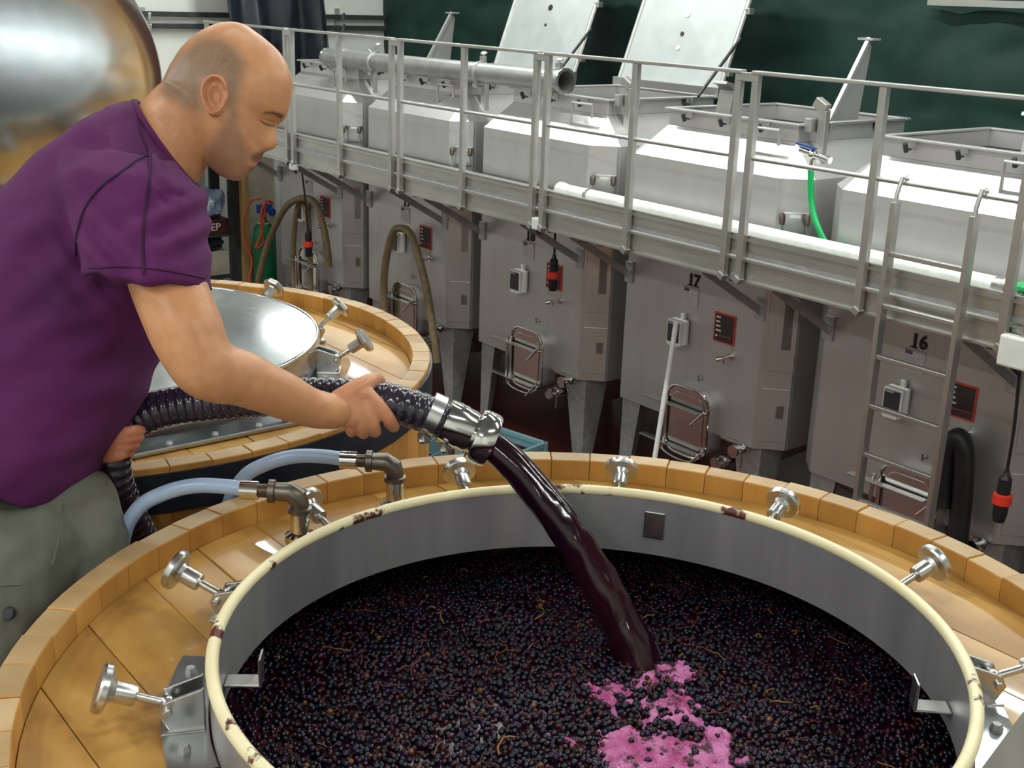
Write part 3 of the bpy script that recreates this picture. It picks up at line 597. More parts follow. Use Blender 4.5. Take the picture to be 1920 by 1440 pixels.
MB().box(gc+Vector((.06, -.02, 1.30)), (.06, .18, .10)).lathe([(0, 0), (.05, 0), (.05, .03), (0, .03)], gc+Vector((.10, .05, 1.26)), (1, 0, 0), 14).build('regulator', 'bluep', t, bev=.006)
hose('orange_hose', 'thin orange hose coiled from the regulator of the green gas cylinder', [onX(490, 372, -12.7), onX(470, 378, -12.7), onX(458, 410, -12.7), onX(460, 450, -12.7), onX(472, 490, -12.7), onX(466, 530, -12.7), onX(464, 580, -12.7), Vector((-12.7, 6.22, .3)), Vector((-12.65, 6.2, .013)), Vector((-12.4, 6.1, .013))], .012, 'orange', 'orange hoses')
hose('orange_hose', 'doubled orange hose hanging in front of the green gas cylinder', [onX(512, 382, -12.7), onX(500, 376, -12.7), onX(490, 400, -12.7), onX(492, 440, -12.7), onX(494, 455, -12.7), onX(480, 465, -12.7), onX(492, 430, -12.7), onX(498, 380, -12.7), onX(505, 378, -12.65)], .014, 'orange', 'orange hoses')
# coil at the right end of the walkway
c0 = onY(1935, 575, 5.75); t = thing('hose_reel', 'green ended wire coil reel standing on the walkway at the right edge', 'reel', (c0.x, 5.75, 2.30))
for k in range(9): MB().lathe([(.085, -.004), (.09, 0), (.085, .004), (.08, 0), (.085, -.004)], (c0.x, 5.75, 2.36+k*.012), Z_, 24).build('wire_turn', 'steel', t, smooth=True)
for z in (2.335, 2.475): MB().lathe([(0, -.01), (.10, -.01), (.105, 0), (.10, .012), (0, .012)], (c0.x, 5.75, z), Z_, 24).build('end_plate', 'hosegreen', t, smooth=True)
# ================================================================== wooden vats
M['greysleeve'] = mat('grey_strut_sleeve', (.30, .29, .27), .6, 0, (.24, .23, .21), 9)
NST = 62; HEADZ = 2.908; RIMZ = 2.985; RH = .497
M['ironstain'] = mat('plate_steel', (.46, .48, .49), .28, 1, (.36, .38, .40), 12, bump=.03, bs=40)
def stave_mesh(zlo):
    da = PI/NST*.985; mb = MB()
    def ring(z, e=0.): return [(r*math.cos(a), r*math.sin(a), z) for (r, a) in ((VRI+e, -da+e*1.5), (VR-e, -da+e*1.5), (VR-e, 0), (VR-e, da-e*1.5), (VRI+e, da-e*1.5), (VRI+e, 0))]
    a, b, c = ring(zlo), ring(VH-.002), ring(VH, .0013)
    fs = [(l*6+i, l*6+(i+1) % 6, (l+1)*6+(i+1) % 6, (l+1)*6+i) for l in (0, 1) for i in range(6)]+[(12, 13, 14, 17), (14, 15, 16, 17), (5, 2, 1, 0), (5, 4, 3, 2)]
    me = bpy.data.meshes.new('stave'); me.from_pydata(a+b+c, [], fs); me.materials.append(M['oakside']); me.materials.append(M['oaktop'])
    bm = bmesh.new(); bm.from_mesh(me); bmesh.ops.recalc_face_normals(bm, faces=bm.faces)
    for f in bm.faces:
        if f.normal.z > .7: f.material_index = 1
    bm.to_mesh(me); bm.free(); return me
STAVE = stave_mesh(.25)
def plank_piece(y0, y1, side, rin, rout, z0, z1):
    ys = np.linspace(y0, y1, 7); mb = MB(); vs = []
    for y in ys:
        ro = math.sqrt(max(rout*rout-y*y, 0)); ri = math.sqrt(max(rin*rin-y*y, 0))
        a, b = (-ro, ro) if side == 0 else ((ri, ro) if side > 0 else (-ro, -ri))
        if b < a+1e-4: b = a+1e-4
        vs += [(a, y, z1), (b, y, z1), (a, y, z0), (b, y, z0)]
    n = len(ys); fs = []
    for i in range(n-1):
        p, q = i*4, i*4+4
        fs += [(p, p+1, q+1, q), (p+2, q+2, q+3, p+3), (p, q, q+2, p+2), (p+1, p+3, q+3, q+1)]
    fs += [(0, 2, 3, 1), ((n-1)*4, (n-1)*4+1, (n-1)*4+3, (n-1)*4+2)]
    return mb.add(vs, fs)
def knob_clamp(c, ang, tilt=.42, star=False):
    """swing bolt with hand knob; parts are built once in a local radial frame"""
    mb_b, mb_r, mb_k = MB(), MB(), MB()
    rad = Vector((math.cos(ang), math.sin(ang), 0)); tan = Vector((-rad.y, rad.x, 0)); c = Vector(c)
    P = lambda r, t, z: c+rad*r+tan*t+Z_*z
    for s in (-1, 1): mb_b.prism([(.503, HEADZ+.002), (.545, HEADZ+.002), (.560, HEADZ+.030), (.552, HEADZ+.046), (.503, HEADZ+.062)], .005, c+tan*(s*.017-.0025), (rad, Z_, tan))
    mb_b.box(P(.53, 0, HEADZ+.005), (.055, .055, .006), Matrix((rad, tan, Z_)).transposed()); mb_b.cyl(P(.548, -.026, HEADZ+.034), P(.548, .026, HEADZ+.034), .006, 10)
    d = (rad*math.cos(tilt)+Z_*math.sin(tilt)).normalized(); o = P(.548, 0, HEADZ+.034)
    mb_r.cyl(o-d*.012, o+d*.055, .0058, 10); mb_r.sphere(o, .011, 10, 6)
    prof = [(0, .040), (.0125, .040), (.0135, .043), (.0135, .066), (.017, .072), (.029, .074), (.031, .077), (.031, .084), (.029, .087), (.010, .089), (0, .089)]
    mb_k.lathe(prof, o, d, 24 if not star else 8)
    return mb_b, mb_r, mb_k
def make_vat(i, label, hoops, plates, clamp_angs, tilt=.42, star=False, seed=1):
    vx, vy = VATS[i]; c = Vector((vx, vy, 0)); t = thing('wooden_vat', label, 'vat', c, 'wooden vats'); rnd = random.Random(seed)
    for k in range(NST):
        o = bpy.data.objects.new('stave', STAVE); COL.objects.link(o); o.parent = t; o.rotation_euler.z = (k+.3*seed)*2*PI/NST; o.location.z = rnd.uniform(-.0015, .0015)
    y = -.72; 
    while y < .72:
        wd_ = rnd.uniform(.095, .13); y1 = min(y+wd_, .7235)
        if VRI-abs((y+y1)/2) > .01:
            ya, yb = max(y, -.7235)+.0007, y1-.0007
            if ya*yb < 0 or min(abs(ya), abs(yb)) < .50:
                for s in (-1, 1): mb = plank_piece(ya, yb, s, .4985, VRI-.001, HEADZ-.026, HEADZ+rnd.uniform(-.0008, .0008)); mb.v = [(p[0]+vx, p[1]+vy, p[2]) for p in mb.v]; mb.build('head_plank', 'oak', t, bev=.0015)
            else: mb = plank_piece(ya, yb, 0, .4985, VRI-.001, HEADZ-.026, HEADZ+rnd.uniform(-.0008, .0008)); mb.v = [(p[0]+vx, p[1]+vy, p[2]) for p in mb.v]; mb.build('head_plank', 'oak', t, bev=.0015)
        y = y1
    for (z0, z1) in hoops: MB().lathe([(VR, z0), (VR+.006, z0), (VR+.006, z1), (VR, z1)], c, Z_, 96).build('hoop', 'hoop', t, smooth=True, flat_angle=40)
    MB().lathe([(RH-.010, HEADZ-.030), (RH-.010, RIMZ-.006), (RH, RIMZ-.006), (RH, HEADZ), (RH, HEADZ-.030), (RH-.010, HEADZ-.030)], c, Z_, 128).build('hatch_collar', 'collar', t, smooth=True, flat_angle=40)
    for a in clamp_angs:
        b, r, k = knob_clamp(c, math.radians(a), tilt+rnd.uniform(-.06, .06), star)
        bo = b.build('clamp_bracket', 'steel', t, bev=.002); r.build('swing_bolt', 'steel', bo, smooth=True); k.build('hand_knob', 'steel', bo, smooth=True, flat_angle=30)
    for (a0, a1) in plates:
        p = MB().lathe([(.50, HEADZ), (.556, HEADZ), (.556, HEADZ+.006), (.50, HEADZ+.006), (.50, HEADZ)], c, Z_, 16, math.radians(a0+90), math.radians(a1+90)).build('flange_plate', 'ironstain', t)
        for q in range(3):
            a = math.radians(a0+(a1-a0)*(q+.5)/3); MB().lathe([(0, .012), (.006, .012), (.0085, .006), (.0085, .0)], c+Vector((math.cos(a)*.533, math.sin(a)*.533, HEADZ+.004)), Z_, 6).build('bolt', 'galv', p)
    # hinge on the near side
    hp = MB().box(c+Vector((.555, .02, HEADZ+.006)), (.075, .46, .010)).build('hinge_plate', 'ironstain', t, bev=.003)
    for q in range(5): MB().lathe([(0, .009), (.005, .009), (.0075, .005), (.0075, 0)], c+Vector((.578, -.17+q*.095, HEADZ+.009)), Z_, 6).build('bolt', 'galv', hp)
    MB().cyl(c+Vector((.545, -.15, HEADZ+.045)), c+Vector((.545, .19, HEADZ+.045)), .0135, 16).build('hinge_tube', 'chrome', t, smooth=True)
    for yy in (-.16, .20): MB().prism([(.52, HEADZ+.008), (.575, HEADZ+.008), (.562, HEADZ+.062), (.528, HEADZ+.062)], .012, c+Vector((0, yy-.006, 0)), (X_, Z_, Y_)).build('hinge_cheek', 'steel', t, bev=.003)
    return t
CA = [50.6, 78, 105.5, 133, 160.5, 188, 216, 246, 274, 301]
v1 = make_vat(0, 'open foreground wooden vat being filled with dark grape must', [(2.845, 2.935), (2.25, 2.34), (1.2, 1.29)], [(-131, -102), (31, 52)], CA, .38, seed=1)
v2 = make_vat(1, 'middle wooden vat with its round steel lid closed, behind the arm', [(2.862, 2.937), (2.36, 2.44), (1.2, 1.29)], [(35, 58), (-131, -102)], [55, 84, 112, 140, 168, 196, 222, 248], .62, True, seed=2)
v3 = make_vat(2, 'farthest wooden vat with its mirror lid standing open, behind the back', [(2.845, 2.935), (2.36, 2.44)], [(35, 58)], CA, .38, seed=3)
c1 = Vector((*VATS[0], 0)); c2 = Vector((*VATS[1], 0)); c3 = Vector((*VATS[2], 0))
for c, v in ((c1, v1), (c3, v3)): MB().lathe([(RH-.0045+.0085*math.cos(a), RIMZ+.0085*math.sin(a)) for a in np.linspace(0, 2*PI, 13)], c, Z_, 128).build('rim_gasket', 'gasket', v, smooth=True, flat_angle=0)
# inner tabs of the open vat
for a, z in ((124.8, 2.935), (-125.3, 2.93), (47.4, 2.93)):
    an = math.radians(a); rad = Vector((math.cos(an), math.sin(an), 0)); tan = Vector((-rad.y, rad.x, 0)); Rm = Matrix((rad, tan, Z_)).transposed()
    b = MB().box(c1+rad*.484+Z_*z, (.004, .036, .05), Rm) if a > 100 else MB().box(c1+rad*.461+Z_*(z-.022), (.05, .03, .004), Rm).box(c1+rad*.438+Z_*(z-.002), (.004, .03, .042), Rm)
    b.build('lid_stop', 'steel', v1, bev=.002)
# dark inner wall below the head
MB().lathe([(VRI-.004, HEADZ-.05), (VRI-.004, 2.60)], c1, Z_, 64).build('inner_wall', 'innerwood', v1, smooth=True) if False else None
# closed lid of the middle vat
prof = [(RH+.010, RIMZ-.05), (RH+.010, RIMZ+.004), (RH+.006, RIMZ+.008)]+[(r, RIMZ+.008+.016*(1-(r/.5)**2)) for r in np.linspace(.495, 0, 14)]
ld = MB().lathe(prof, c2, Z_, 128).build('closed_lid', 'lidtop', v2, smooth=True, flat_angle=35)
MB().lathe([(RH+.006+.005*math.cos(a), RIMZ+.006+.005*math.sin(a)) for a in np.linspace(0, 2*PI, 9)], c2, Z_, 128).build('lid_bead', 'chrome', ld, smooth=True, flat_angle=0)
for yy in (-.14, .16): MB().prism([(.44, RIMZ+.012), (.545, RIMZ-.015), (.56, HEADZ+.05), (.53, HEADZ+.05), (.50, RIMZ+.002), (.44, RIMZ+.008)], .02, c2+Vector((0, yy, 0)), (X_, Z_, Y_)).build('lid_arm', 'steel', ld, bev=.003)
MB().box(c2+Vector((.40, .02, RIMZ+.021)), (.20, .26, .008), Matrix.Rotation(.03, 3, 'Y')).build('lid_strap', 'ironstain', ld, bev=.003)
# open lid of the farthest vat (stands on its hinge) and of the near vat (folded right back)
def open_lid(v, base, tilt, dome, R=.505, yaw=0.):
    Rz = Matrix.Rotation(yaw, 3, 'Z'); up = Rz @ Vector((math.sin(tilt), 0, math.cos(tilt))); nr = Rz @ Vector((math.cos(tilt), 0, -math.sin(tilt)))   # nr: outer face
    o = Vector(base)+up*(R+.01)
    prof = [(0, dome)]+[(r, dome*(1-(r/R)**2)) for r in np.linspace(.05, R-.02, 12)]+[(R-.004, -.002), (R, -.008), (R, -.035), (R-.012, -.035), (R-.014, -.012), (0, -.006)]
    l = MB().lathe(prof, o, nr, 128).build('open_lid', 'lidsteel', v, smooth=True, flat_angle=35)
    MB().lathe([(R-.004+.005*math.cos(a), -.032+.005*math.sin(a)) for a in np.linspace(0, 2*PI, 9)], o, nr, 96).build('lid_bead', 'brownfit', l, smooth=True, flat_angle=0)
    for yy in (-.14, .16): MB().box(Vector(base)+Vector((0, yy, 0))+up*.06-nr*.02, (.02, .03, .16), Matrix.Rotation(tilt, 3, 'Y')).build('lid_arm', 'steel', l, bev=.003)
open_lid(v3, c3+Vector((.545, .075, HEADZ+.045)), .29, .006, yaw=-.15)
open_lid(v1, c1+Vector((.565, .03, HEADZ+.075)), 1.36, .012)
MB().cyl(at(1850, 1530, 1.25), at(2010, 1325, 1.12), .030, 18).build('lid_strut', 'greysleeve', v1, smooth=True)
# ---------------------------------------------------------------- hose fittings and pale hoses on the near vat
def fitting(label, ang, r, top_px, ferr_px, hose_px, k0):
    an = math.radians(ang); b = c1+Vector((math.cos(an)*r, math.sin(an)*r, HEADZ)); e = b+Z_*.092
    t = thing('water_hose', label, 'hose', b, 'pale water hoses')
    dirv = Vector((-.625, -.781, 0.02)).normalized(); 
    MB().lathe([(.016, -.0), (.024, .0), (.024, .018), (.026, .02), (.026, .03), (.019, .034), (.0155, .036), (.0155, .07)], b, Z_, 20).build('base_adapter', 'chrome', t, smooth=True)
    el = MB().tube([b+Z_*.062, b+Z_*.085, e+Z_*.004+dirv*.004, e+Z_*.012+dirv*.016, e+Z_*.012+dirv*.05], [.0145, .0155, .0175, .0165, .0145], 14)
    el.lathe([(.013, 0), (.0195, .002), (.0195, .010), (.013, .012)], b+Z_*.068, Z_, 14).lathe([(.013, 0), (.0195, .002), (.0195, .012), (.013, .014)], e+Z_*.012+dirv*.038, dirv, 14)
    el.build('elbow', 'brass', t, smooth=True)
    f0 = e+Z_*.012+dirv*.052; MB().cyl(f0-dirv*.01, f0+dirv*.018, .0115, 14).build('nipple', 'brownfit', t, smooth=True)
    MB().lathe([(.012, 0), (.0155, .001), (.0155, .03), (.012, .031)], f0+dirv*.014, dirv, 16).build('ferrule', 'chrome', t, smooth=True)
    g_ = f0+dirv*.26
    pts = [f0+dirv*.03, f0+dirv*.07+Z_*.004, f0+dirv*.12+Z_*.002, f0+dirv*.17-Z_*.014, f0+dirv*.215-Z_*.045, f0+dirv*.245-Z_*.11, g_-Z_*.25, g_-Z_*.6, g_-Z_*1.2]
    MB().tube(spline(pts, 8), .0125, 14).build('tube', 'palehose', t, smooth=True)
v2.location.z = .026; v3.location.z = .026
M['palehose'] = mat('pale_blue_hose', (.36, .46, .66), .3, 0, (.42, .52, .70), 30, trans=.15)
def outpt(ang, r, z): an = math.radians(ang); return c1+Vector((math.cos(an)*r, math.sin(an)*r, z))
fitting('pale blue hose on a brass elbow, nearer the arm on the open vat rim', 172.5, .607, None, None, [outpt(189, .765, 2.972), outpt(191, .82, 2.93), outpt(192, .84, 2.7), outpt(193, .84, 2.3), outpt(193, .83, 1.5)], 0)
fitting('pale blue hose on a brass elbow, nearer the trousers on the open vat rim', 192, .588, None, None, [outpt(204.5, .775, 2.968), outpt(206, .82, 2.93), outpt(206, .84, 2.7), outpt(206, .84, 2.3), outpt(206, .83, 1.5)], 0)
# ================================================================== grape must
MZ = 2.775
M['grape'] = mat('grape_skin', (.7, .7, .7), .09, 0, (.6, .6, .66), 60, attr='tint', spec=.5)
M['must'] = mat('must_juice', (.012, .003, .008), .25, 0, (.03, .006, .012), 30, bump=.3, bs=90)
M['stem'] = mat('grape_stem', (1, 1, 1), .6, attr='tint')
M['foam'] = mat('pink_foam', (.36, .035, .17), .4, 0, (.60, .20, .44), 30, nf=(.35, .65), bump=1., bs=260, sss=.0)
_stain(M['foam'], (.06, .006, .02), 40, .53, .62)
M['wine'] = mat('red_wine', (.012, .002, .008), .12, 0, (.030, .003, .006), 9, (1, 1, .22), (.45, .75), .15, 30, bstretch=(1, 1, .15), spec=.5)
def ico():
    bm = bmesh.new(); bmesh.ops.create_icosphere(bm, subdivisions=2, radius=1); v = np.array([p.co[:] for p in bm.verts]); f = np.array([[q.index for q in a.verts] for a in bm.faces]); bm.free(); return v, f
def ico1():
    bm = bmesh.new(); bmesh.ops.create_icosphere(bm, subdivisions=1, radius=1); v = np.array([p.co[:] for p in bm.verts]); f = np.array([[q.index for q in a.verts] for a in bm.faces]); bm.free(); return v, f
def mound(x, y): return .010*noise.noise(Vector((x*5, y*5, 2)))+.006*noise.noise(Vector((x*14, y*14, 5)))
def tris_obj(name, V, F, tint, mt, label, cat):
    me = bpy.data.meshes.new(name); me.vertices.add(len(V)); me.vertices.foreach_set('co', V.astype(np.float32).ravel())
    me.loops.add(F.size); me.loops.foreach_set('vertex_index', F.astype(np.int32).ravel()); me.polygons.add(len(F)); me.polygons.foreach_set('loop_start', np.arange(0, F.size, 3, dtype=np.int32)); 
    a = me.color_attributes.new('tint', 'FLOAT_COLOR', 'POINT'); a.data.foreach_set('color', np.concatenate([tint, np.ones((len(tint), 1))], 1).astype(np.float32).ravel())
    me.update(); me.validate(); me.shade_smooth(); me.materials.append(M[mt]); o = bpy.data.objects.new(name, me); COL.objects.link(o); return tag(o, label, cat, kind='stuff')
def inview(x, y, z):
    v = np.array([x, y, z-ZC]); d = v@FW; u = (v@RT)/d*FPX+960; w_ = (v@DN)/d*FPX+720; return -80 < u < 2000 and w_ < 1540
FOAM = [(1140, 1292, .040), (1245, 1262, .050), (1262, 1325, .040), (1215, 1420, .065), (1300, 1430, .055), (1350, 1390, .030), (1235, 1480, .09), (1170, 1385, .025)]
FC = [(onZ(a, b, MZ), r) for a, b, r in FOAM]
def foam_at(x, y):
    s = 0
    for p, r in FC: s += math.exp(-((x-p.x)**2+(y-p.y)**2)/(r*r))
    return s*(1+.0)+.65*noise.noise(Vector((x*26, y*26, 1)))+.55*noise.noise(Vector((x*60, y*60, 4)))+.35*noise.noise(Vector((x*130, y*130, 8)))
iv, if_ = ico(); jv, jf = ico1(); Vs, Fs, Ts = [], [], []; cnt = 0; sp = .0098; row = 0
y = -.71
while y < .71:
    x = -.71+(row % 2)*sp/2
    while x < .71:
        px, py = x+rng.normal()*.0022, y+rng.normal()*.0022; x += sp
        if px*px+py*py > .705**2: continue
        X, Y = px+c1.x, py+c1.y
        if not inview(X, Y, MZ) : continue
        fo = foam_at(X, Y)
        if fo > .62 and rng.random() < .80: continue
        if rng.random() < .10: continue
        q = rng.random(); r = .0053*(1+.14*rng.normal()); sc = np.array([1, 1, .95])
        red = noise.noise(Vector((X*9, Y*9, 11)))
        if q < .006 or (q < .12 and noise.noise(Vector((X*11, Y*11, 30))) > .48): t_ = np.array([.20, .08, .018])*rng.uniform(.4, 1.2)
        elif q < .10+.22*max(0, red): t_ = np.array([.085, .014, .014])*rng.uniform(.4, 1.3); sc = np.array([1.1, .8, .6])
        elif q < .20: t_ = np.array([.045, .008, .022])*rng.uniform(.4, 1.2)
        elif q < .45: t_ = np.array([.024, .006, .026])*rng.uniform(.4, 1.3)
        else: t_ = np.array([.007, .008, .017])*rng.uniform(.5, 1.8)
        base = iv if False else jv
        A = rng.normal(size=(3, 3)); Q, _ = np.linalg.qr(A)
        P_ = (base*sc*r)@Q.T+np.array([X, Y, MZ+mound(X, Y)+rng.uniform(-.0035, .0035)])
        Vs.append(P_); Fs.append(jf+cnt); Ts.append(np.tile(t_, (len(P_), 1))); cnt += len(P_)
    y += sp*.866; row += 1
tris_obj('grape_mass', np.concatenate(Vs), np.concatenate(Fs), np.concatenate(Ts), 'grape', 'mass of dark grapes and skins filling the open vat', 'grapes')
# stems and skins
Vs, Fs, Ts = [], [], []; cnt = 0
for k in range(900):
    a = rng.uniform(0, 2*PI); r = .70*math.sqrt(rng.random()); X, Y = c1.x+r*math.cos(a), c1.y+r*math.sin(a)
    if not inview(X, Y, MZ) or foam_at(X, Y) > .75: continue
    L = rng.uniform(.006, .020) if k > 60 else rng.uniform(.03, .055); th = rng.uniform(0, 2*PI); cv = rng.normal()*1.2; pts = []
    for s in np.linspace(0, 1, 6): pts.append((X+L*s*math.cos(th+cv*s), Y+L*s*math.sin(th+cv*s), MZ+mound(X, Y)+.0055+.006*math.sin(s*PI)*rng.random()))
    mb = MB().tube(pts, [.0011 if k > 60 else .0014]*6, 4, caps=False); V_ = np.array([p[:] for p in mb.v]); F4 = np.array(mb.f)
    F3 = np.concatenate([F4[:, [0, 1, 2]], F4[:, [0, 2, 3]]])
    t_ = np.array([.26, .12, .022])*rng.uniform(.4, 1.1) if rng.random() < (.10 if k > 60 else .55) else np.array([.075, .014, .012])*rng.uniform(.4, 1.3)
    Vs.append(V_); Fs.append(F3+cnt); Ts.append(np.tile(t_, (len(V_), 1))); cnt += len(V_)
tris_obj('grape_stems', np.concatenate(Vs), np.concatenate(Fs), np.concatenate(Ts), 'stem', 'loose brown grape stems scattered over the must', 'stems')
o = MB().lathe([(0, MZ-.006), (.2, MZ-.006), (.45, MZ-.006), (.716, MZ-.006), (.716, MZ-.03), (0, MZ-.03)], c1, Z_, 64).build('juice', 'must'); tag(o, 'dark red juice lying between the grapes in the open vat', 'juice', kind='stuff')
# foam where the wine lands
mb = MB(); cx, cy = FC[1][0].x, FC[1][0].y; n = 170; st = .42/n; idx = {}
for j in range(n+1):
    for i in range(n+1):
        X, Y = cx-.17+i*st+.02, cy-.30+j*st; s = foam_at(X, Y)
        idx[i, j] = len(mb.v); mb.v.append((X, Y, MZ-.004+mound(X, Y)+.0075*max(-1, min(1, (s-.55)*2.2))+.0030*noise.noise(Vector((X*220, Y*220, 0)))))
for j in range(n):
    for i in range(n):
        q = [idx[i, j], idx[i+1, j], idx[i+1, j+1], idx[i, j+1]]
        if all(foam_at(mb.v[k][0], mb.v[k][1]) > .42 for k in q) and all((mb.v[k][0]-c1.x)**2+(mb.v[k][1]-c1.y)**2 < .5 for k in q): mb.f.append(tuple(q))
o = mb.build('wine_foam', 'foam', smooth=True, flat_angle=0); tag(o, 'bright pink foam patch where the wine lands on the must', 'foam', kind='stuff')
# wine stream
A = at(922, 834, 2.0); B = onZ(1200, 1238, MZ); n = 48; pts = []; rs = []
kd = (Vector(B)-Vector((0, 0, ZC))).dot(Vector(FW))
ctl = [(915, 830), (960, 868), (1010, 925), (1060, 990), (1110, 1068), (1150, 1140), (1182, 1205), (1202, 1258), (1212, 1290)]
sp_ = spline([at(a, b, 2.0+(kd-2.0)*i/(len(ctl)-1)) for i, (a, b) in enumerate(ctl)], 8)
mb = MB(); mb.tube(sp_, [.0245+.0125*(i/len(sp_))**.9 for i in range(len(sp_))], 36)
mb.v = [tuple(Vector(p)+Vector((.005*noise.noise(Vector((p[0]*50, p[1]*50, p[2]*3))), .005*noise.noise(Vector((p[0]*50+9, p[1]*50, p[2]*3))), 0))*min(1, max(0, (A.z-p[2])/.12))) for p in mb.v]
o = mb.build('wine_stream', 'wine', smooth=True, flat_angle=0); tag(o, 'thick stream of dark red wine pouring from the hose into the vat', 'wine stream', kind='stuff')
# ================================================================== black suction hose
HO = [(905, 820, 2.0), (860, 800, 1.995), (800, 776, 1.985), (740, 757, 1.98), (680, 748, 1.985), (620, 744, 2.0), (540, 744, 2.02), (450, 748, 2.04), (350, 758, 2.05), (285, 772, 2.05), (240, 800, 2.05), (214, 840, 2.05), (212, 890, 2.06), (228, 940, 2.09), (250, 985, 2.13), (285, 1050, 2.2), (320, 1130, 2.28), (350, 1300, 2.4)]
hp = spline([at(*q) for q in HO], 12)
# resample evenly
L = [0]
for i in range(1, len(hp)): L.append(L[-1]+(hp[i]-hp[i-1]).length)
def hose_pt(s):
    import bisect
    i = min(max(bisect.bisect(L, s)-1, 0), len(hp)-2); f = (s-L[i])/max(1e-9, L[i+1]-L[i]); return hp[i].lerp(hp[i+1], f)
HL = L[-1]; ns = int(HL/.0026); pit = .0155; RB = .0315
th = thing('suction_hose', 'ribbed black suction hose held in both hands, pouring wine', 'hose', hp[0])
M['hoseblack'] = mat('hose_black', (.016, .014, .024), .22, 0, (.028, .018, .034), 30, coat=.3)
M['helix'] = mat('hose_helix', (.20, .21, .24), .35)
pts = [hose_pt(HL*i/ns) for i in range(ns+1)]
MB().tube(pts, [RB+.0009*math.cos(2*PI*(HL*i/ns)/pit) for i in range(ns+1)], 24).build('ribbed_tube', 'hoseblack', th, smooth=True, flat_angle=0)
hx = []
x, y, _ = frame((pts[1]-pts[0]))
for i in range(ns):
    T = (pts[i+1]-pts[i]).normalized(); x = (x-T*x.dot(T)).normalized(); y = T.cross(x); a = 2*PI*(HL*i/ns)/pit
    for q in (0, .5):
        aa = a+q*2*PI*(HL/ns)/pit; b0 = pts[i].lerp(pts[i+1], q); hx.append(b0+(x*math.cos(aa)+y*math.sin(aa))*(RB-.0002))
MB().tube(hx, .0013, 4, caps=False).build('reinforcing_helix', 'helix', th, smooth=True, flat_angle=0)
d = (hp[0]-hp[10]).normalized(); o0 = hp[0]
MB().lathe([(.033, -.075), (.0365, -.074), (.0365, -.055), (.033, -.054)], o0, d, 28).build('clamp_band', 'hoseclampdark', th, smooth=True) if False else None
MB().lathe([(.034, -.10), (.0368, -.099), (.0368, -.078), (.034, -.077)], o0, d, 28).build('clamp_band', 'steel', th, smooth=True)
MB().lathe([(.030, -.070), (.037, -.069), (.0375, -.040), (.036, -.036), (.036, -.024), (.034, -.02), (.034, 0)], o0, d, 32).build('ferrule', 'chrome', th, smooth=True)
MB().lathe([(.034, -.016), (.043, -.015), (.0455, -.008), (.0455, .012), (.043, .018), (.034, .019), (.029, .016), (.027, -.01)], o0, d, 32).build('coupling_nut', 'chrome', th, smooth=True)
dnv = (Vector(DN)-d*Vector(DN).dot(d)).normalized()
for q in (-.088, -.050):
    p = o0+d*q+dnv*.040; MB().box(p, (.016, .016, .016)).cyl(p-Vector(FW)*.02, p+Vector(FW)*.02, .004, 8).sphere(p-Vector(FW)*.02+dnv*.004, .0075, 8, 6).build('clamp_screw', 'steel', th, bev=.002)
# ================================================================== the man
from mathutils.bvhtree import BVHTree
def ell_loft(mb, st, seg=28, power=2.0):
    """st: list of (center, axisA vec, axisB vec); closed loft of ellipses"""
    vs = []; n = len(st)
    for (c, a, b) in st:
        for k in range(seg):
            t = 2*PI*k/seg; ct, s_ = math.cos(t), math.sin(t)
            e = 2/power; vs.append(c+a*(abs(ct)**e*(1 if ct > 0 else -1))+b*(abs(s_)**e*(1 if s_ > 0 else -1)))
    fs = [(i*seg+k, i*seg+(k+1) % seg, (i+1)*seg+(k+1) % seg, (i+1)*seg+k) for i in range(n-1) for k in range(seg)]
    fs += [tuple(range(seg-1, -1, -1)), tuple((n-1)*seg+k for k in range(seg))]
    mb.add(vs, fs)
def limb(mb, pts, rs, seg=20, n=6):
    P_ = spline([Vector((*p, r)) if False else Vector(p) for p, r in zip(pts, rs)], n); R_s = []
    for i in range(len(rs)-1):
        for k in range(n):
            t = k/n; t = t*t*(3-2*t); R_s.append(rs[i]*(1-t)+rs[i+1]*t)
    R_s.append(rs[-1]); mb.tube(P_, R_s, seg); mb.sphere(P_[0], rs[0], seg, 10); mb.sphere(P_[-1], rs[-1], seg, 10)
def remesh(mb, voxel, smooth=6, fac=.6):
    me = bpy.data.meshes.new('tmp'); me.from_pydata([tuple(p) for p in mb.v], [], mb.f)
    bm = bmesh.new(); bm.from_mesh(me); bmesh.ops.recalc_face_normals(bm, faces=bm.faces); bm.to_mesh(me); bm.free()
    o = bpy.data.objects.new('tmp', me); COL.objects.link(o)
    r = o.modifiers.new('r', 'REMESH'); r.mode = 'VOXEL'; r.voxel_size = voxel
    s = o.modifiers.new('s', 'SMOOTH'); s.iterations = smooth; s.factor = fac
    dg = bpy.context.evaluated_depsgraph_get(); out = bpy.data.meshes.new_from_object(o.evaluated_get(dg))
    V = np.array([v.co[:] for v in out.vertices]); F = [tuple(p.vertices) for p in out.polygons]; Nn = np.array([v.normal[:] for v in out.vertices])
    bpy.data.objects.remove(o); return V, F, Nn
FWv, RTv, DNv = Vector(FW), Vector(RT), Vector(DN); SIDE = -FWv         # SIDE: towards the viewer = his right
KM = 2.0/FPX
man = thing('person', 'man in a purple t-shirt and grey trousers leaning over and holding the hose', 'person', (-1.87, .54, 2.112))
M['skin'] = mat('skin', (1, 1, 1), .40, 0, (.86, .80, .78), 45, nf=(.3, .7), bump=.05, bs=260, attr='tint', sss=.06, spec=.4)
M['shirt'] = mat('purple_cotton', (.098, .008, .088), .85, 0, (.066, .005, .066), 7, bump=.25, bs=420, nf=(.3, .7))
M['shirtseam'] = mat('purple_seam', (.030, .003, .034), .9)
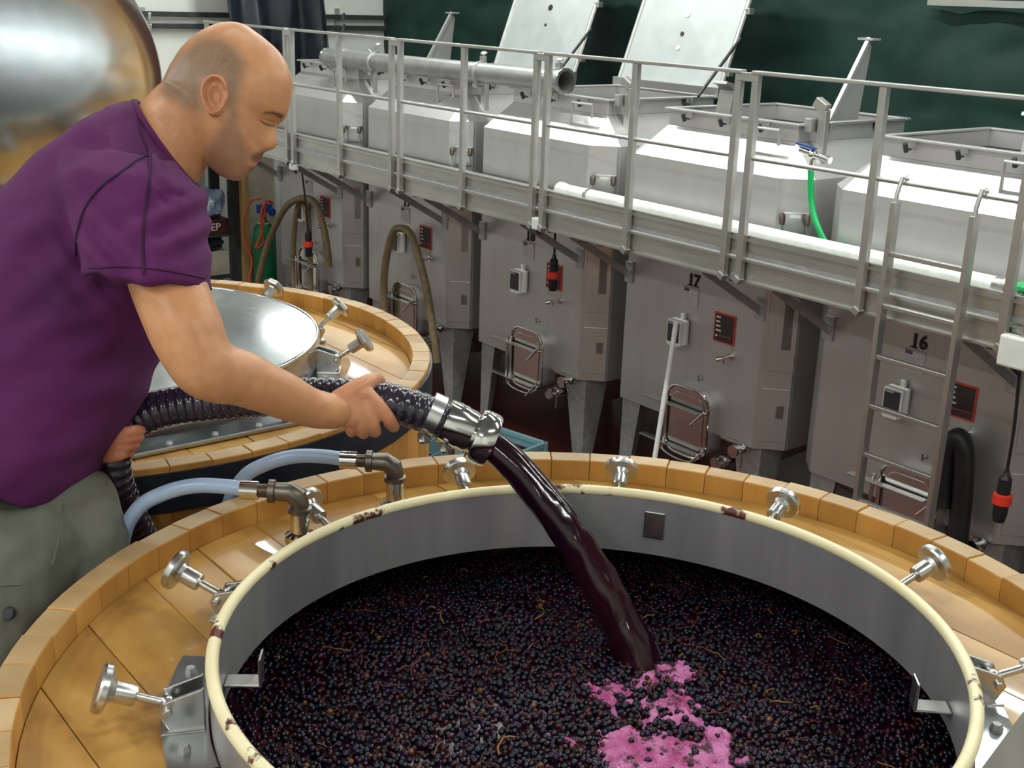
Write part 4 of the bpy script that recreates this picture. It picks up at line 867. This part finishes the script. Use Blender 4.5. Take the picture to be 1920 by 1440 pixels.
M['trouser'] = mat('grey_canvas', (.150, .150, .118), .9, 0, (.105, .108, .088), 6, bump=.3, bs=500)
M['brow'] = mat('dark_hair', (.045, .028, .020), .7)
# ---- head
HD = 2.0; HC = (418, 186)
def pxv(px, py): return RTv*((px-HC[0])*KM)+DNv*((py-HC[1])*KM)
HO_ = at(HC[0], HC[1], HD)
SIL = [(437.8, 42.2), (460, 46.7), (482, 62), (504, 79), (527, 101), (542, 128), (549, 154.5), (547, 183), (541, 203), (537, 214), (530, 225), (521, 234), (518, 243), (520, 258), (522, 272), (516.5, 281), (506, 284), (498, 285), (492, 291), (492, 298), (483, 305), (481.5, 310), (478, 317), (470, 324), (464, 331), (453, 339), (438, 340), (415, 331), (396, 316), (376, 292), (362, 262), (336, 228), (314, 193), (303, 163), (313, 141), (329, 112), (344, 90), (366, 69), (393, 53), (415, 44)]
BAS = {10: (528, 225.5), 11: (517, 236), 12: (511, 248), 13: (505, 262), 14: (499, 274), 15: (496, 281), 16: (493, 284.5), 17: (490, 287)}
def polar(pts):
    a = np.array([math.atan2(y-HC[1], x-HC[0]) for x, y in pts]); r = np.array([math.hypot(x-HC[0], y-HC[1]) for x, y in pts]); return np.unwrap(a), r
sa, sr = polar(SIL); bp_ = [BAS.get(i, p) for i, p in enumerate(SIL)]; ba, br_ = polar(bp_)
def rad_at(a, aa, rr):
    A = np.concatenate([aa-2*PI, aa, aa+2*PI]); R_ = np.concatenate([rr, rr, rr]); return np.interp(a, A, R_)
NA, NB = 300, 150
al = np.linspace(-PI, PI, NA, endpoint=False); w = np.ones(5)/5
def smooth_periodic(x, n): 
    for _ in range(n): x = .25*np.roll(x, 1)+.5*x+.25*np.roll(x, -1)
    return x
RS = smooth_periodic(rad_at(al, sa, sr), 3); RBs = smooth_periodic(rad_at(al, ba, br_), 8)
bump_ = np.maximum(RS-RBs, -3)
def interp_ang(pts):     # (deg, value)
    a = np.radians([p[0] for p in pts]); v = [p[1] for p in pts]; return np.interp(al, a, v, period=2*PI)
WA = smooth_periodic(interp_ang([(-180, .070), (-130, .074), (-90, .072), (-50, .070), (-20, .066), (5, .064), (25, .060), (45, .054), (62, .047), (78, .040), (90, .042), (105, .055), (130, .064)]), 4)
SIGN = smooth_periodic(interp_ang([(-180, .03), (0, .03), (18, .016), (26, .009), (34, .010), (42, .0145), (50, .0165), (56, .018), (60, .026), (66, .026), (76, .03)]), 2)
W0 = .0755; hv = []; hc = []
def sm(x, a, b): t = min(1, max(0, (x-a)/(b-a))); return t*t*(3-2*t)
def inpoly(px, py, poly):
    c = False; j = len(poly)-1
    for i in range(len(poly)):
        if (poly[i][1] > py) != (poly[j][1] > py) and px < (poly[j][0]-poly[i][0])*(py-poly[i][1])/(poly[j][1]-poly[i][1])+poly[i][0]: c = not c
        j = i
    return c
def pdist(px, py, poly):
    d = 1e9
    for i in range(len(poly)):
        a, b = poly[i], poly[(i+1) % len(poly)]; ux, uy = b[0]-a[0], b[1]-a[1]; t = max(0, min(1, ((px-a[0])*ux+(py-a[1])*uy)/(ux*ux+uy*uy+1e-9))); d = min(d, math.hypot(px-a[0]-t*ux, py-a[1]-t*uy))
    return d if not inpoly(px, py, poly) else -d
HAIR = [(300, 150), (330, 105), (372, 72), (415, 70), (445, 92), (462, 122), (452, 150), (446, 185), (440, 215), (425, 205), (420, 150), (380, 150), (376, 205), (345, 200), (315, 186), (298, 178)]
BEARD = [(438, 205), (448, 215), (452, 240), (462, 268), (474, 284), (490, 284), (500, 290), (500, 300), (488, 302), (476, 304), (470, 308), (484, 314), (490, 320), (480, 335), (450, 345), (410, 335), (385, 312), (385, 280), (405, 250), (424, 215)]
MUST = [(470, 296), (480, 287), (500, 284), (503, 293), (486, 299), (474, 304)]; GOAT = [(466, 314), (478, 312), (492, 314), (490, 328), (472, 330)]
BROW = [(489, 214), (498, 209.5), (515, 209), (530, 214), (541, 221), (538, 227), (528, 224), (512, 215), (500, 213.5)]
LIPS = [(478, 302), (488, 295), (500, 294), (500, 312), (484, 313), (478, 306)]
SKIN = np.array([.575, .275, .135]); 
def tint_head(px, py, lat):
    c = SKIN.copy(); n_ = noise.noise(Vector((px*.02, py*.02, lat*20)))
    c *= 1+.10*n_
    s = 1-sm(pdist(px, py, HAIR), -16, 18); g = noise.noise(Vector((px*.6, py*.6, lat*700)))
    c = c*(1-s*.72)+np.array([.15, .122, .095])*(s*.72)*(1+.6*g)
    s = 1-sm(pdist(px, py, BEARD), -14, 10); c = c*(1-s*.55)+np.array([.17, .118, .09])*(s*.55)*(1+.6*g)
    for pl, k in ((MUST, .55), (GOAT, .5)):
        if abs(lat) < .036: s = 1-sm(pdist(px, py, pl), -3, 4); c = c*(1-s*k)+np.array([.06, .045, .04])*s*k
    if .010 < abs(lat) < .06: s = 1-sm(pdist(px, py, BROW), -2.5, 2.0); c = c*(1-s*.78)+np.array([.05, .033, .022])*s*.78
    if abs(lat) < .027: s = 1-sm(pdist(px, py, LIPS), -3, 2.5); c = c*(1-s*.55)+np.array([.42, .115, .105])*s*.55
    if .012 < abs(lat) < .06:
        s = 1-sm(pdist(px, py, LASH), -.6, 1.3); c = c*(1-s*.85)+np.array([.04, .025, .02])*s*.85
        s = 1-sm(pdist(px, py, CREASE_SHADE), -.5, 1.6); c = c*(1-s*.35)  # shade of the eyelid fold painted into the skin tint
    s = math.exp(-((px-515)**2+(py-268)**2)/260.)*(abs(lat) < .02); c = c*(1-s*.3)+np.array([.62, .24, .17])*s*.3
    return c
YAW = math.radians(4)
cy_, sy_ = math.cos(YAW), math.sin(YAW)
def place_head(v2, lat):      # v2: in-plane vector (px units from HC), lat metres towards viewer; small turn to the viewer about the head's long axis
    fx, ux = .909, .416
    f = v2[0]*.909+v2[1]*.416; u = v2[0]*.416-v2[1]*.909; f *= KM; u *= KM
    f2 = f*cy_-lat*sy_; l2 = lat*cy_+f*sy_
    f2 = f*1.0 if False else f2
    F_ = RTv*.909+DNv*.416; U_ = RTv*.416-DNv*.909
    return HO_+F_*f2+U_*u+SIDE*l2
def npx(v2, latm):
    v = place_head(v2, latm)-Vector((0, 0, ZC)); d = v.dot(FWv); return v.dot(RTv)/d*FPX+960, v.dot(DNv)/d*FPX+720
EYE = (506, 229, .033)
for i in range(NA):
    for j in range(NB+1):
        be = -PI/2+PI*j/NB; cb, sb = math.cos(be), math.sin(be)
        lat = sb*(W0-(W0-WA[i])*cb**1.2) if True else 0
        e = abs(cb)**.80
        r = RBs[i]*e; 
        latm = abs(lat); r += bump_[i]*math.exp(-(latm/SIGN[i])**2.2)*min(1, e*1.2)
        px, py = HC[0]+r*math.cos(al[i]), HC[1]+r*math.sin(al[i])
        # eye socket, cheek hollow, temple
        px, py = npx((px-HC[0], py-HC[1]), latm)
        d2 = ((px-EYE[0])**2+(py-EYE[1]-1)**2)/(15.**2)+((latm-EYE[2])/.017)**2; r -= 6.5*math.exp(-d2); d2 = ((px-502)**2+(py-231)**2)/(9.**2)+((latm-.033)/.011)**2; r += 4.2*math.exp(-d2)
        d2 = ((px-522)**2+(py-214)**2)/(14.**2)+((latm-.026)/.026)**2; r += 3.0*math.exp(-d2)
        d2 = ((px-484)**2+(py-250)**2)/(30.**2)+((latm-.045)/.03)**2; r += 1.6*math.exp(-d2)
        d2 = ((px-508)**2+(py-279)**2)/(8.**2)+((latm-.013)/.006)**2; r += 3.5*math.exp(-d2)       # nostril wing
        d2 = ((px-484)**2+(py-305)**2)/(3.2**2)+(latm/.024)**2; r -= 3.0*math.exp(-d2)               # mouth line
        px, py = HC[0]+r*math.cos(al[i]), HC[1]+r*math.sin(al[i])
        hv.append(place_head((px-HC[0], py-HC[1]), lat))
hf = [((i*(NB+1)+j), ((i+1) % NA)*(NB+1)+j, ((i+1) % NA)*(NB+1)+j+1, i*(NB+1)+j+1) for i in range(NA) for j in range(NB)]
BV, BF, BC = [], [], []
def addmesh(V, F, C):
    o = sum(len(x) for x in BV); BV.append(np.array([tuple(p) for p in V])); BF.extend([tuple(k+o for k in f) for f in F]); BC.append(np.array(C))
hn = MB(); hn.add(hv, hf)
LASH = [(486, 222.5), (492, 227.5), (500, 231.5), (508, 234), (515, 235), (515, 237.2), (507, 236.8), (498, 234), (490, 229)]; CREASE_SHADE = [(489, 219), (498, 222), (508, 225), (517, 229), (516, 230.2), (507, 226.8), (497, 223.6)]
for s in ():
    c = place_head((EYE[0]-1-HC[0], EYE[1]+6-HC[1]), s*.0315); mb = MB().sphere(c-(RTv*.909+DNv*.416)*.0045-SIDE*s*.002, .0112, 28, 18); c = c-(RTv*.909+DNv*.416)*.0045-SIDE*s*.002
    U_ = RTv*.416-DNv*.909; F_ = RTv*.909+DNv*.416
    cols = []
    for p in mb.v:
        q = (Vector(p)-c)/.0112; t_ = q.dot(U_)*.9+q.dot(F_)*.35
        if -.20 < q.dot(U_) < -.07: cols.append(np.array([.05, .03, .022]))
        elif q.dot(U_) <= -.20: cols.append(SKIN*.86)
        else: cols.append(SKIN*.92)
    addmesh(mb.v, mb.f, cols)
# ears
def ear(s):
    oc = place_head((430-HC[0], 203-HC[1]), s*(W0-.005)); U_ = (RTv*.12-DNv*.993).normalized(); F_ = (RTv*.993+DNv*.12); L_ = SIDE*s
    nr, nt_ = 26, 48; vs = []; cs = []
    for i in range(nr+1):
        rho = i/nr
        for k in range(nt_):
            t = 2*PI*k/nt_; a = .0205*(1+.10*math.sin(t)); b = .0335
            x = a*rho*math.cos(t); y = b*rho*math.sin(t)
            if y < 0: x *= 1-.30*(-y/b)
            back = (-x/a+1)*.5
            h = .004+.016*back*rho
            hel = math.exp(-((rho-.86)/.10)**2)*(.0055 if (math.cos(t) < .55 or y > .4*b) else .001); h += hel
            h -= .0065*math.exp(-(((x-.003)/.007)**2+((y+.004)/.011)**2))
            h -= .0025*math.exp(-((rho-.66)/.09)**2)*(1 if math.cos(t) < .4 else 0)
            h += .003*math.exp(-((rho-.48)/.10)**2)*(1 if math.cos(t) < .2 else 0)
            h += .0035*math.exp(-(((x-.012)/.004)**2+((y+.004)/.006)**2))
            if rho > .95: h -= .006*((rho-.95)/.05)**2
            vs.append(oc+F_*x+U_*y+L_*h); dk = .55*math.exp(-(((x-.003)/.007)**2+((y+.004)/.011)**2)); cs.append(np.array([.60, .27, .15])*(1-.45*dk*0-.0))
    fs = [(i*nt_+k, i*nt_+(k+1) % nt_, (i+1)*nt_+(k+1) % nt_, (i+1)*nt_+k) for i in range(nr) for k in range(nt_)]
    o = len(vs)
    for k in range(nt_):
        t = 2*PI*k/nt_; x = .016*math.cos(t); y = .030*math.sin(t); vs.append(oc+F_*(x+.004)+U_*y-L_*.006); cs.append(SKIN)
    fs += [(nr*nt_+k, nr*nt_+(k+1) % nt_, o+(k+1) % nt_, o+k) for k in range(nt_)]
    addmesh(vs, fs, cs)
ear(1); ear(-1)
# ---- trunk, neck, arms
bod = MB()
def stn(b, f, k, lat):
    p, q = at(b[0], b[1], k), at(f[0], f[1], k); return ((p+q)/2, (q-p)/2, SIDE*lat)
ell_loft(hn, [stn((345, 140), (418, 255), 2.0, .066), stn((302.5, 161), (394, 296), 2.0, .0735), stn((277, 186), (377, 325), 2.0, .070), stn((252, 212), (362, 352), 2.0, .075), stn((225, 260), (345, 390), 2.0, .09), stn((190, 300), (330, 420), 2.0, .08)], 32)
HV, HF, HN = remesh(hn, .0024, 5, .5); HT = []
for p in HV:
    v = Vector(p); lt = (v-HO_).dot(SIDE); q = v if lt > 0 else v-SIDE*(2*lt); q = q-Vector((0, 0, ZC)); d = q.dot(FWv); HT.append(tint_head(q.dot(RTv)/d*FPX+960, q.dot(DNv)/d*FPX+720, lt))
addmesh(HV, HF, HT)
ell_loft(bod, [stn((270, 215), (350, 345), 2.0, .055), stn((256, 222), (356, 352), 2.0, .064), stn((225, 275), (340, 400), 2.0, .09), stn((150, 360), (320, 470), 2.0, .13), stn((50, 460), (280, 580), 2.0, .14), stn((-60, 620), (235, 740), 2.0, .150), stn((-95, 800), (130, 880), 1.98, .155)], 32)
# near arm
ARM = [((250, 372), 1.87, .050), ((285, 450), 1.825, .052), ((313, 530), 1.795, .0555), ((345, 610), 1.772, .0545), ((378, 680), 1.768, .0485), ((412, 700), 1.785, .0455), ((452, 709), 1.81, .0425), ((520, 737), 1.85, .0375), ((585, 765), 1.90, .0315), ((628, 772), 1.925, .0285)]
limb(bod, [at(*p, k) for p, k, r in ARM], [r for p, k, r in ARM], 24)
limb(bod, [at(364, 706, 1.765), at(372, 700, 1.77)], [.026, .030], 16)
# far arm, mostly hidden by the trunk
FAR = [((255, 390), 2.16, .055), ((240, 520), 2.22, .052), ((215, 660), 2.24, .044), ((190, 740), 2.19, .038), ((178, 810), 2.12, .030), ((186, 836), 2.09, .028)]
limb(bod, [at(*p, k) for p, k, r in FAR], [r for p, k, r in FAR], 20)
V, F, Nn = remesh(bod, .006, 8, .6)
def body_tint(p):
    v = np.asarray(p)-np.array([0, 0, ZC]); d = v@FW; u, w_ = (v@RT)/d*FPX+960, (v@DN)/d*FPX+720
    if w_ < 350 and u < 420: return tint_head(u, w_, .065)
    return SKIN*(1+.08*noise.noise(Vector(p)*14))
addmesh(V, F, [body_tint(p) for p in V])
# ---- right hand closed round the hose
hd = MB()
def fl(mb, pts, rs): limb(mb, [at(*p) for p in pts], rs, 14, 5)
ell_loft(hd, [(at(618, 771, 1.925), DNv*.0270, FWv*.0215), (at(640, 765, 1.932), DNv*.0300, FWv*.019), (at(662, 762, 1.938), DNv*.0350, FWv*.0175), (at(682, 760, 1.944), DNv*.0340, FWv*.0155), (at(694, 762, 1.95), DNv*.029, FWv*.012)], 20, 2.4)
fl(hd, [(690, 740, 1.944), (716, 768, 1.948), (735, 793, 1.965), (738, 800, 2.0), (728, 795, 2.024)], [.0125, .0118, .0108, .0098, .0085])
fl(hd, [(684, 758, 1.943), (696, 785, 1.945), (702, 806, 1.962), (703, 808, 1.998), (694, 796, 2.026)], [.0130, .0118, .0108, .0098, .0085])
fl(hd, [(672, 775, 1.940), (678, 797, 1.944), (681, 811, 1.962), (681, 810, 1.998), (674, 797, 2.026)], [.0125, .0112, .0102, .0094, .0082])
fl(hd, [(655, 786, 1.938), (657, 801, 1.944), (659, 809, 1.962), (659, 808, 1.995), (655, 797, 2.018)], [.0115, .0102, .0092, .0084, .0075])
fl(hd, [(636, 750, 1.932), (662, 733, 1.938), (688, 718, 1.955), (704, 712, 1.985), (712, 716, 2.012)], [.0175, .0165, .0145, .0125, .0105])
fl(hd, [(664, 738, 1.940), (688, 740, 1.944)], [.017, .0135])
V, F, Nn = remesh(hd, .0022, 5, .5)
def hand_tint(p):
    n_ = noise.noise(Vector(p)*40); return np.array([.60, .27, .145])*(1+.10*n_)
addmesh(V, F, [hand_tint(p) for p in V])
# ---- left hand under the hose bend
hd = MB()
ell_loft(hd, [(at(180, 826, 2.095), DNv*.026, FWv*.024), (at(200, 832, 2.10), DNv*.032, FWv*.02), (at(222, 836, 2.10), DNv*.034, FWv*.016)], 18)
for q, (y0, y1, xe) in enumerate(((812, 806, 266), (826, 820, 262), (840, 835, 254), (853, 849, 244))):
    fl(hd, [(196, y0+4, 2.085), (192, y0+4, 2.035), (204, y0+3, 2.003), (232-3*q, y0, 1.997), (xe-12, y1+1, 2.012), (xe, y1, 2.035)], [.012, .0115, .0112, .0105, .0095, .008])
fl(hd, [(205, 815, 2.10), (235, 800, 2.11), (262, 800, 2.10)], [.015, .0135, .010])
V, F, Nn = remesh(hd, .0022, 5, .5)
addmesh(V, F, [hand_tint(p)*np.array([1, .86, .86]) for p in V])
def finish(name, V, F, C, mt):
    me = bpy.data.meshes.new(name); off = wloc(man); me.from_pydata([(p[0]-off.x, p[1]-off.y, p[2]-off.z) for p in V], [], F)
    if C is not None:
        a = me.color_attributes.new('tint', 'FLOAT_COLOR', 'POINT'); C = np.clip(np.asarray(C), 0, 1); a.data.foreach_set('color', np.concatenate([C, np.ones((len(C), 1))], 1).astype(np.float32).ravel())
    bm = bmesh.new(); bm.from_mesh(me); bmesh.ops.recalc_face_normals(bm, faces=bm.faces); bm.to_mesh(me); bm.free()
    me.shade_smooth(); me.materials.append(M[mt]); o = bpy.data.objects.new(name, me); COL.objects.link(o); o.parent = man; return o
finish('body', np.concatenate(BV), BF, np.concatenate(BC), 'skin')
# ---- shirt
sh_ = MB()
ell_loft(sh_, [stn((252, 193), (352, 338), 2.0, .080), stn((225, 208), (371, 362), 2.0, .120), stn((182, 236), (374, 400), 2.0, .175), stn((92, 306), (372, 490), 2.0, .205), stn((0, 388), (345, 590), 2.0, .200), stn((-66, 490), (303, 662), 2.0, .190), stn((-112, 620), (262, 750), 1.99, .182), stn((-130, 750), (210, 838), 1.98, .190), stn((-135, 805), (142, 932), 1.97, .200), stn((-138, 822), (130, 950), 1.97, .200)], 40, 2.15)
SL = [((228, 300), 1.89, .088, .080), ((246, 345), 1.84, .108, .088), ((260, 400), 1.82, .106, .084), ((272, 460), 1.805, .099, .086), ((280, 520), 1.795, .0945, .086), ((281, 533), 1.795, .0935, .085)]
ax_ = (RTv*.99+DNv*.12)
ell_loft(sh_, [(at(*p, k), ax_*a, SIDE*b) for p, k, a, b in SL], 32, 2.5)
SL2 = [((235, 300), 2.10, .08, .07), ((240, 400), 2.17, .085, .07), ((236, 520), 2.20, .08, .068)]
ell_loft(sh_, [(at(*p, k), ax_*a, SIDE*b) for p, k, a, b in SL2], 28)
V, F, Nn = remesh(sh_, .006, 5, .55)
pr2 = []
for i, p in enumerate(V):
    v = p-np.array([0, 0, ZC]); d = v@FW; u, w_ = (v@RT)/d*FPX+960, (v@DN)/d*FPX+720
    q = Vector(((u*.55+w_*.84)*.020, (u*.84-w_*.55)*.006, p[1]*3)); f_ = noise.noise(q)*.0085
    q2 = Vector(((u*.2+w_*.98)*.022, (u*.98-w_*.2)*.005, 7.)); f_ += noise.noise(q2)*.0070*(1 if w_ > 520 else .5)
    f_ += .0065*math.exp(-((u-190)**2+(w_-470)**2)/9000.)*math.sin((u*.75-w_*.66)*.13)
    f_ += .006*math.exp(-((u-330)**2+(w_-420)**2)/6000.)*math.sin((u*.4+w_*.9)*.12)
    f_ += .0055*math.exp(-((u-310)**2+(w_-320)**2)/3000.)*math.sin((u*.85-w_*.5)*.22)
    if w_ < 360 and u > 200: f_ = max(f_, 0)+.0015
    pr2.append(p+Nn[i]*f_)
V = np.array(pr2)
shirt = finish('t_shirt', V, F, None, 'shirt')
bvh = BVHTree.FromPolygons([Vector(p) for p in V], F)
def on_surface(bv, pts, lift=.001):
    out = []; o = Vector((0, 0, ZC))
    for px, py in pts:
        d = Vector(ray(px, py)).normalized(); h = bv.ray_cast(o, d)
        if h[0] is not None: out.append(h[0]-d*lift)
    return out
def line2(pts, n=10): return [(p.x, p.y) for p in spline([Vector((a, b, 0)) for a, b in pts], n)]
for nm, L, r in (('armhole_seam', [(282, 292), (262, 298), (228, 322), (190, 350), (162, 385), (146, 430), (140, 480)], .0024), ('shoulder_seam', [(258, 208), (264, 250), (282, 292)], .0022), ('sleeve_seam', [(282, 292), (280, 340), (272, 400), (268, 450), (270, 515)], .0024),
                 ('hem_stitch', [(165, 503), (210, 501), (260, 502), (320, 509), (384, 522)], .0014)):
    q = on_surface(bvh, line2(L), .0006)
    if len(q) > 3: 
        o = MB().tube(q, r, 6).build(nm, 'shirtseam' if nm != 'collar_band' else 'shirt', shirt, smooth=True)
cc, ca, cb_ = stn((255, 197), (361, 350), 2.0, .077); MB().tube([cc+ca*math.cos(t)+cb_*math.sin(t)+(RTv*.1-DNv*.08)*.02 for t in np.linspace(0, 2*PI, 60, endpoint=False)], .0068, 10, closed=True).build('collar_band', 'shirt', shirt, smooth=True, flat_angle=0)
# ---- trousers and shoes
tr = MB()
ell_loft(tr, [stn((-110, 840), (90, 905), 1.97, .14), stn((-115, 900), (115, 955), 1.97, .155), stn((-112, 960), (125, 1000), 1.97, .16), stn((-90, 1010), (110, 1035), 1.97, .12)], 32)
P0 = Vector((0, 0, 0)); fz = 2.112
nl = [at(34, 1042, 1.89), at(12, 1095, 1.875), at(-18, 1160, 1.86)]; ft = Vector((nl[-1].x-.02, nl[-1].y-.05, fz+.09)); kn = nl[-1].lerp(ft, .35)+Vector((.02, .025, 0))
limb(tr, nl+[kn, ft], [.094, .090, .084, .076, .070], 24)
nl2 = [at(100, 965, 1.99), at(137, 1010, 1.985), at(140, 1080, 1.98)]; ft2 = Vector((nl2[-1].x-.015, nl2[-1].y-.04, fz+.09)); kn2 = nl2[-1].lerp(ft2, .4)+Vector((.01, .012, 0))
limb(tr, nl2+[kn2, ft2], [.104, .088, .082, .074, .068], 24)
V, F, Nn = remesh(tr, .007, 6, .55)
pr2 = []
for i, p in enumerate(V):
    v = p-np.array([0, 0, ZC]); d = v@FW; u, w_ = (v@RT)/d*FPX+960, (v@DN)/d*FPX+720
    f_ = noise.noise(Vector(((u*.8-w_*.6)*.010, (u*.6+w_*.8)*.022, p[2]*2)))*.0075+noise.noise(Vector((u*.03, w_*.006, 4)))*.004; pr2.append(p+Nn[i]*f_)
V = np.array(pr2); trou = finish('trousers', V, F, None, 'trouser'); bvt = BVHTree.FromPolygons([Vector(p) for p in V], F)
for nm, L in (('pocket_seam', [(122, 946), (116, 985), (108, 1020), (98, 1060)]), ('cargo_pocket_edge', [(0, 1098), (20, 1096), (38, 1096)])):
    q = on_surface(bvt, line2(L), .0005)
    if len(q) > 3: MB().tube(q, .0022, 6).build(nm, 'trouser', trou, smooth=True)
q = on_surface(bvt, [(16, 1150)], .002)
if q: MB().lathe([(0, .005), (.008, .004), (.010, 0), (.010, -.004)], q[0], SIDE, 16).build('snap_button', 'conduit', trou, smooth=True)
M['shoe'] = mat('dark_boot', (.03, .025, .022), .5)
fdir = Vector((.625, .781, 0))
for f0 in (ft, ft2):
    so = MB(); lt = Vector((-.781, .625, 0)); base = Vector((f0.x, f0.y, fz))
    ell_loft(so, [(base-fdir*.07+Z_*.045, lt*.036, Z_*.043), (base-fdir*.02+Z_*.065, lt*.042, Z_*.063), (base+fdir*.06+Z_*.045, lt*.046, Z_*.043), (base+fdir*.14+Z_*.032, lt*.048, Z_*.030), (base+fdir*.18+Z_*.026, lt*.03, Z_*.02)], 20, 2.6); so.build('boot', 'shoe', man, smooth=True, flat_angle=0)
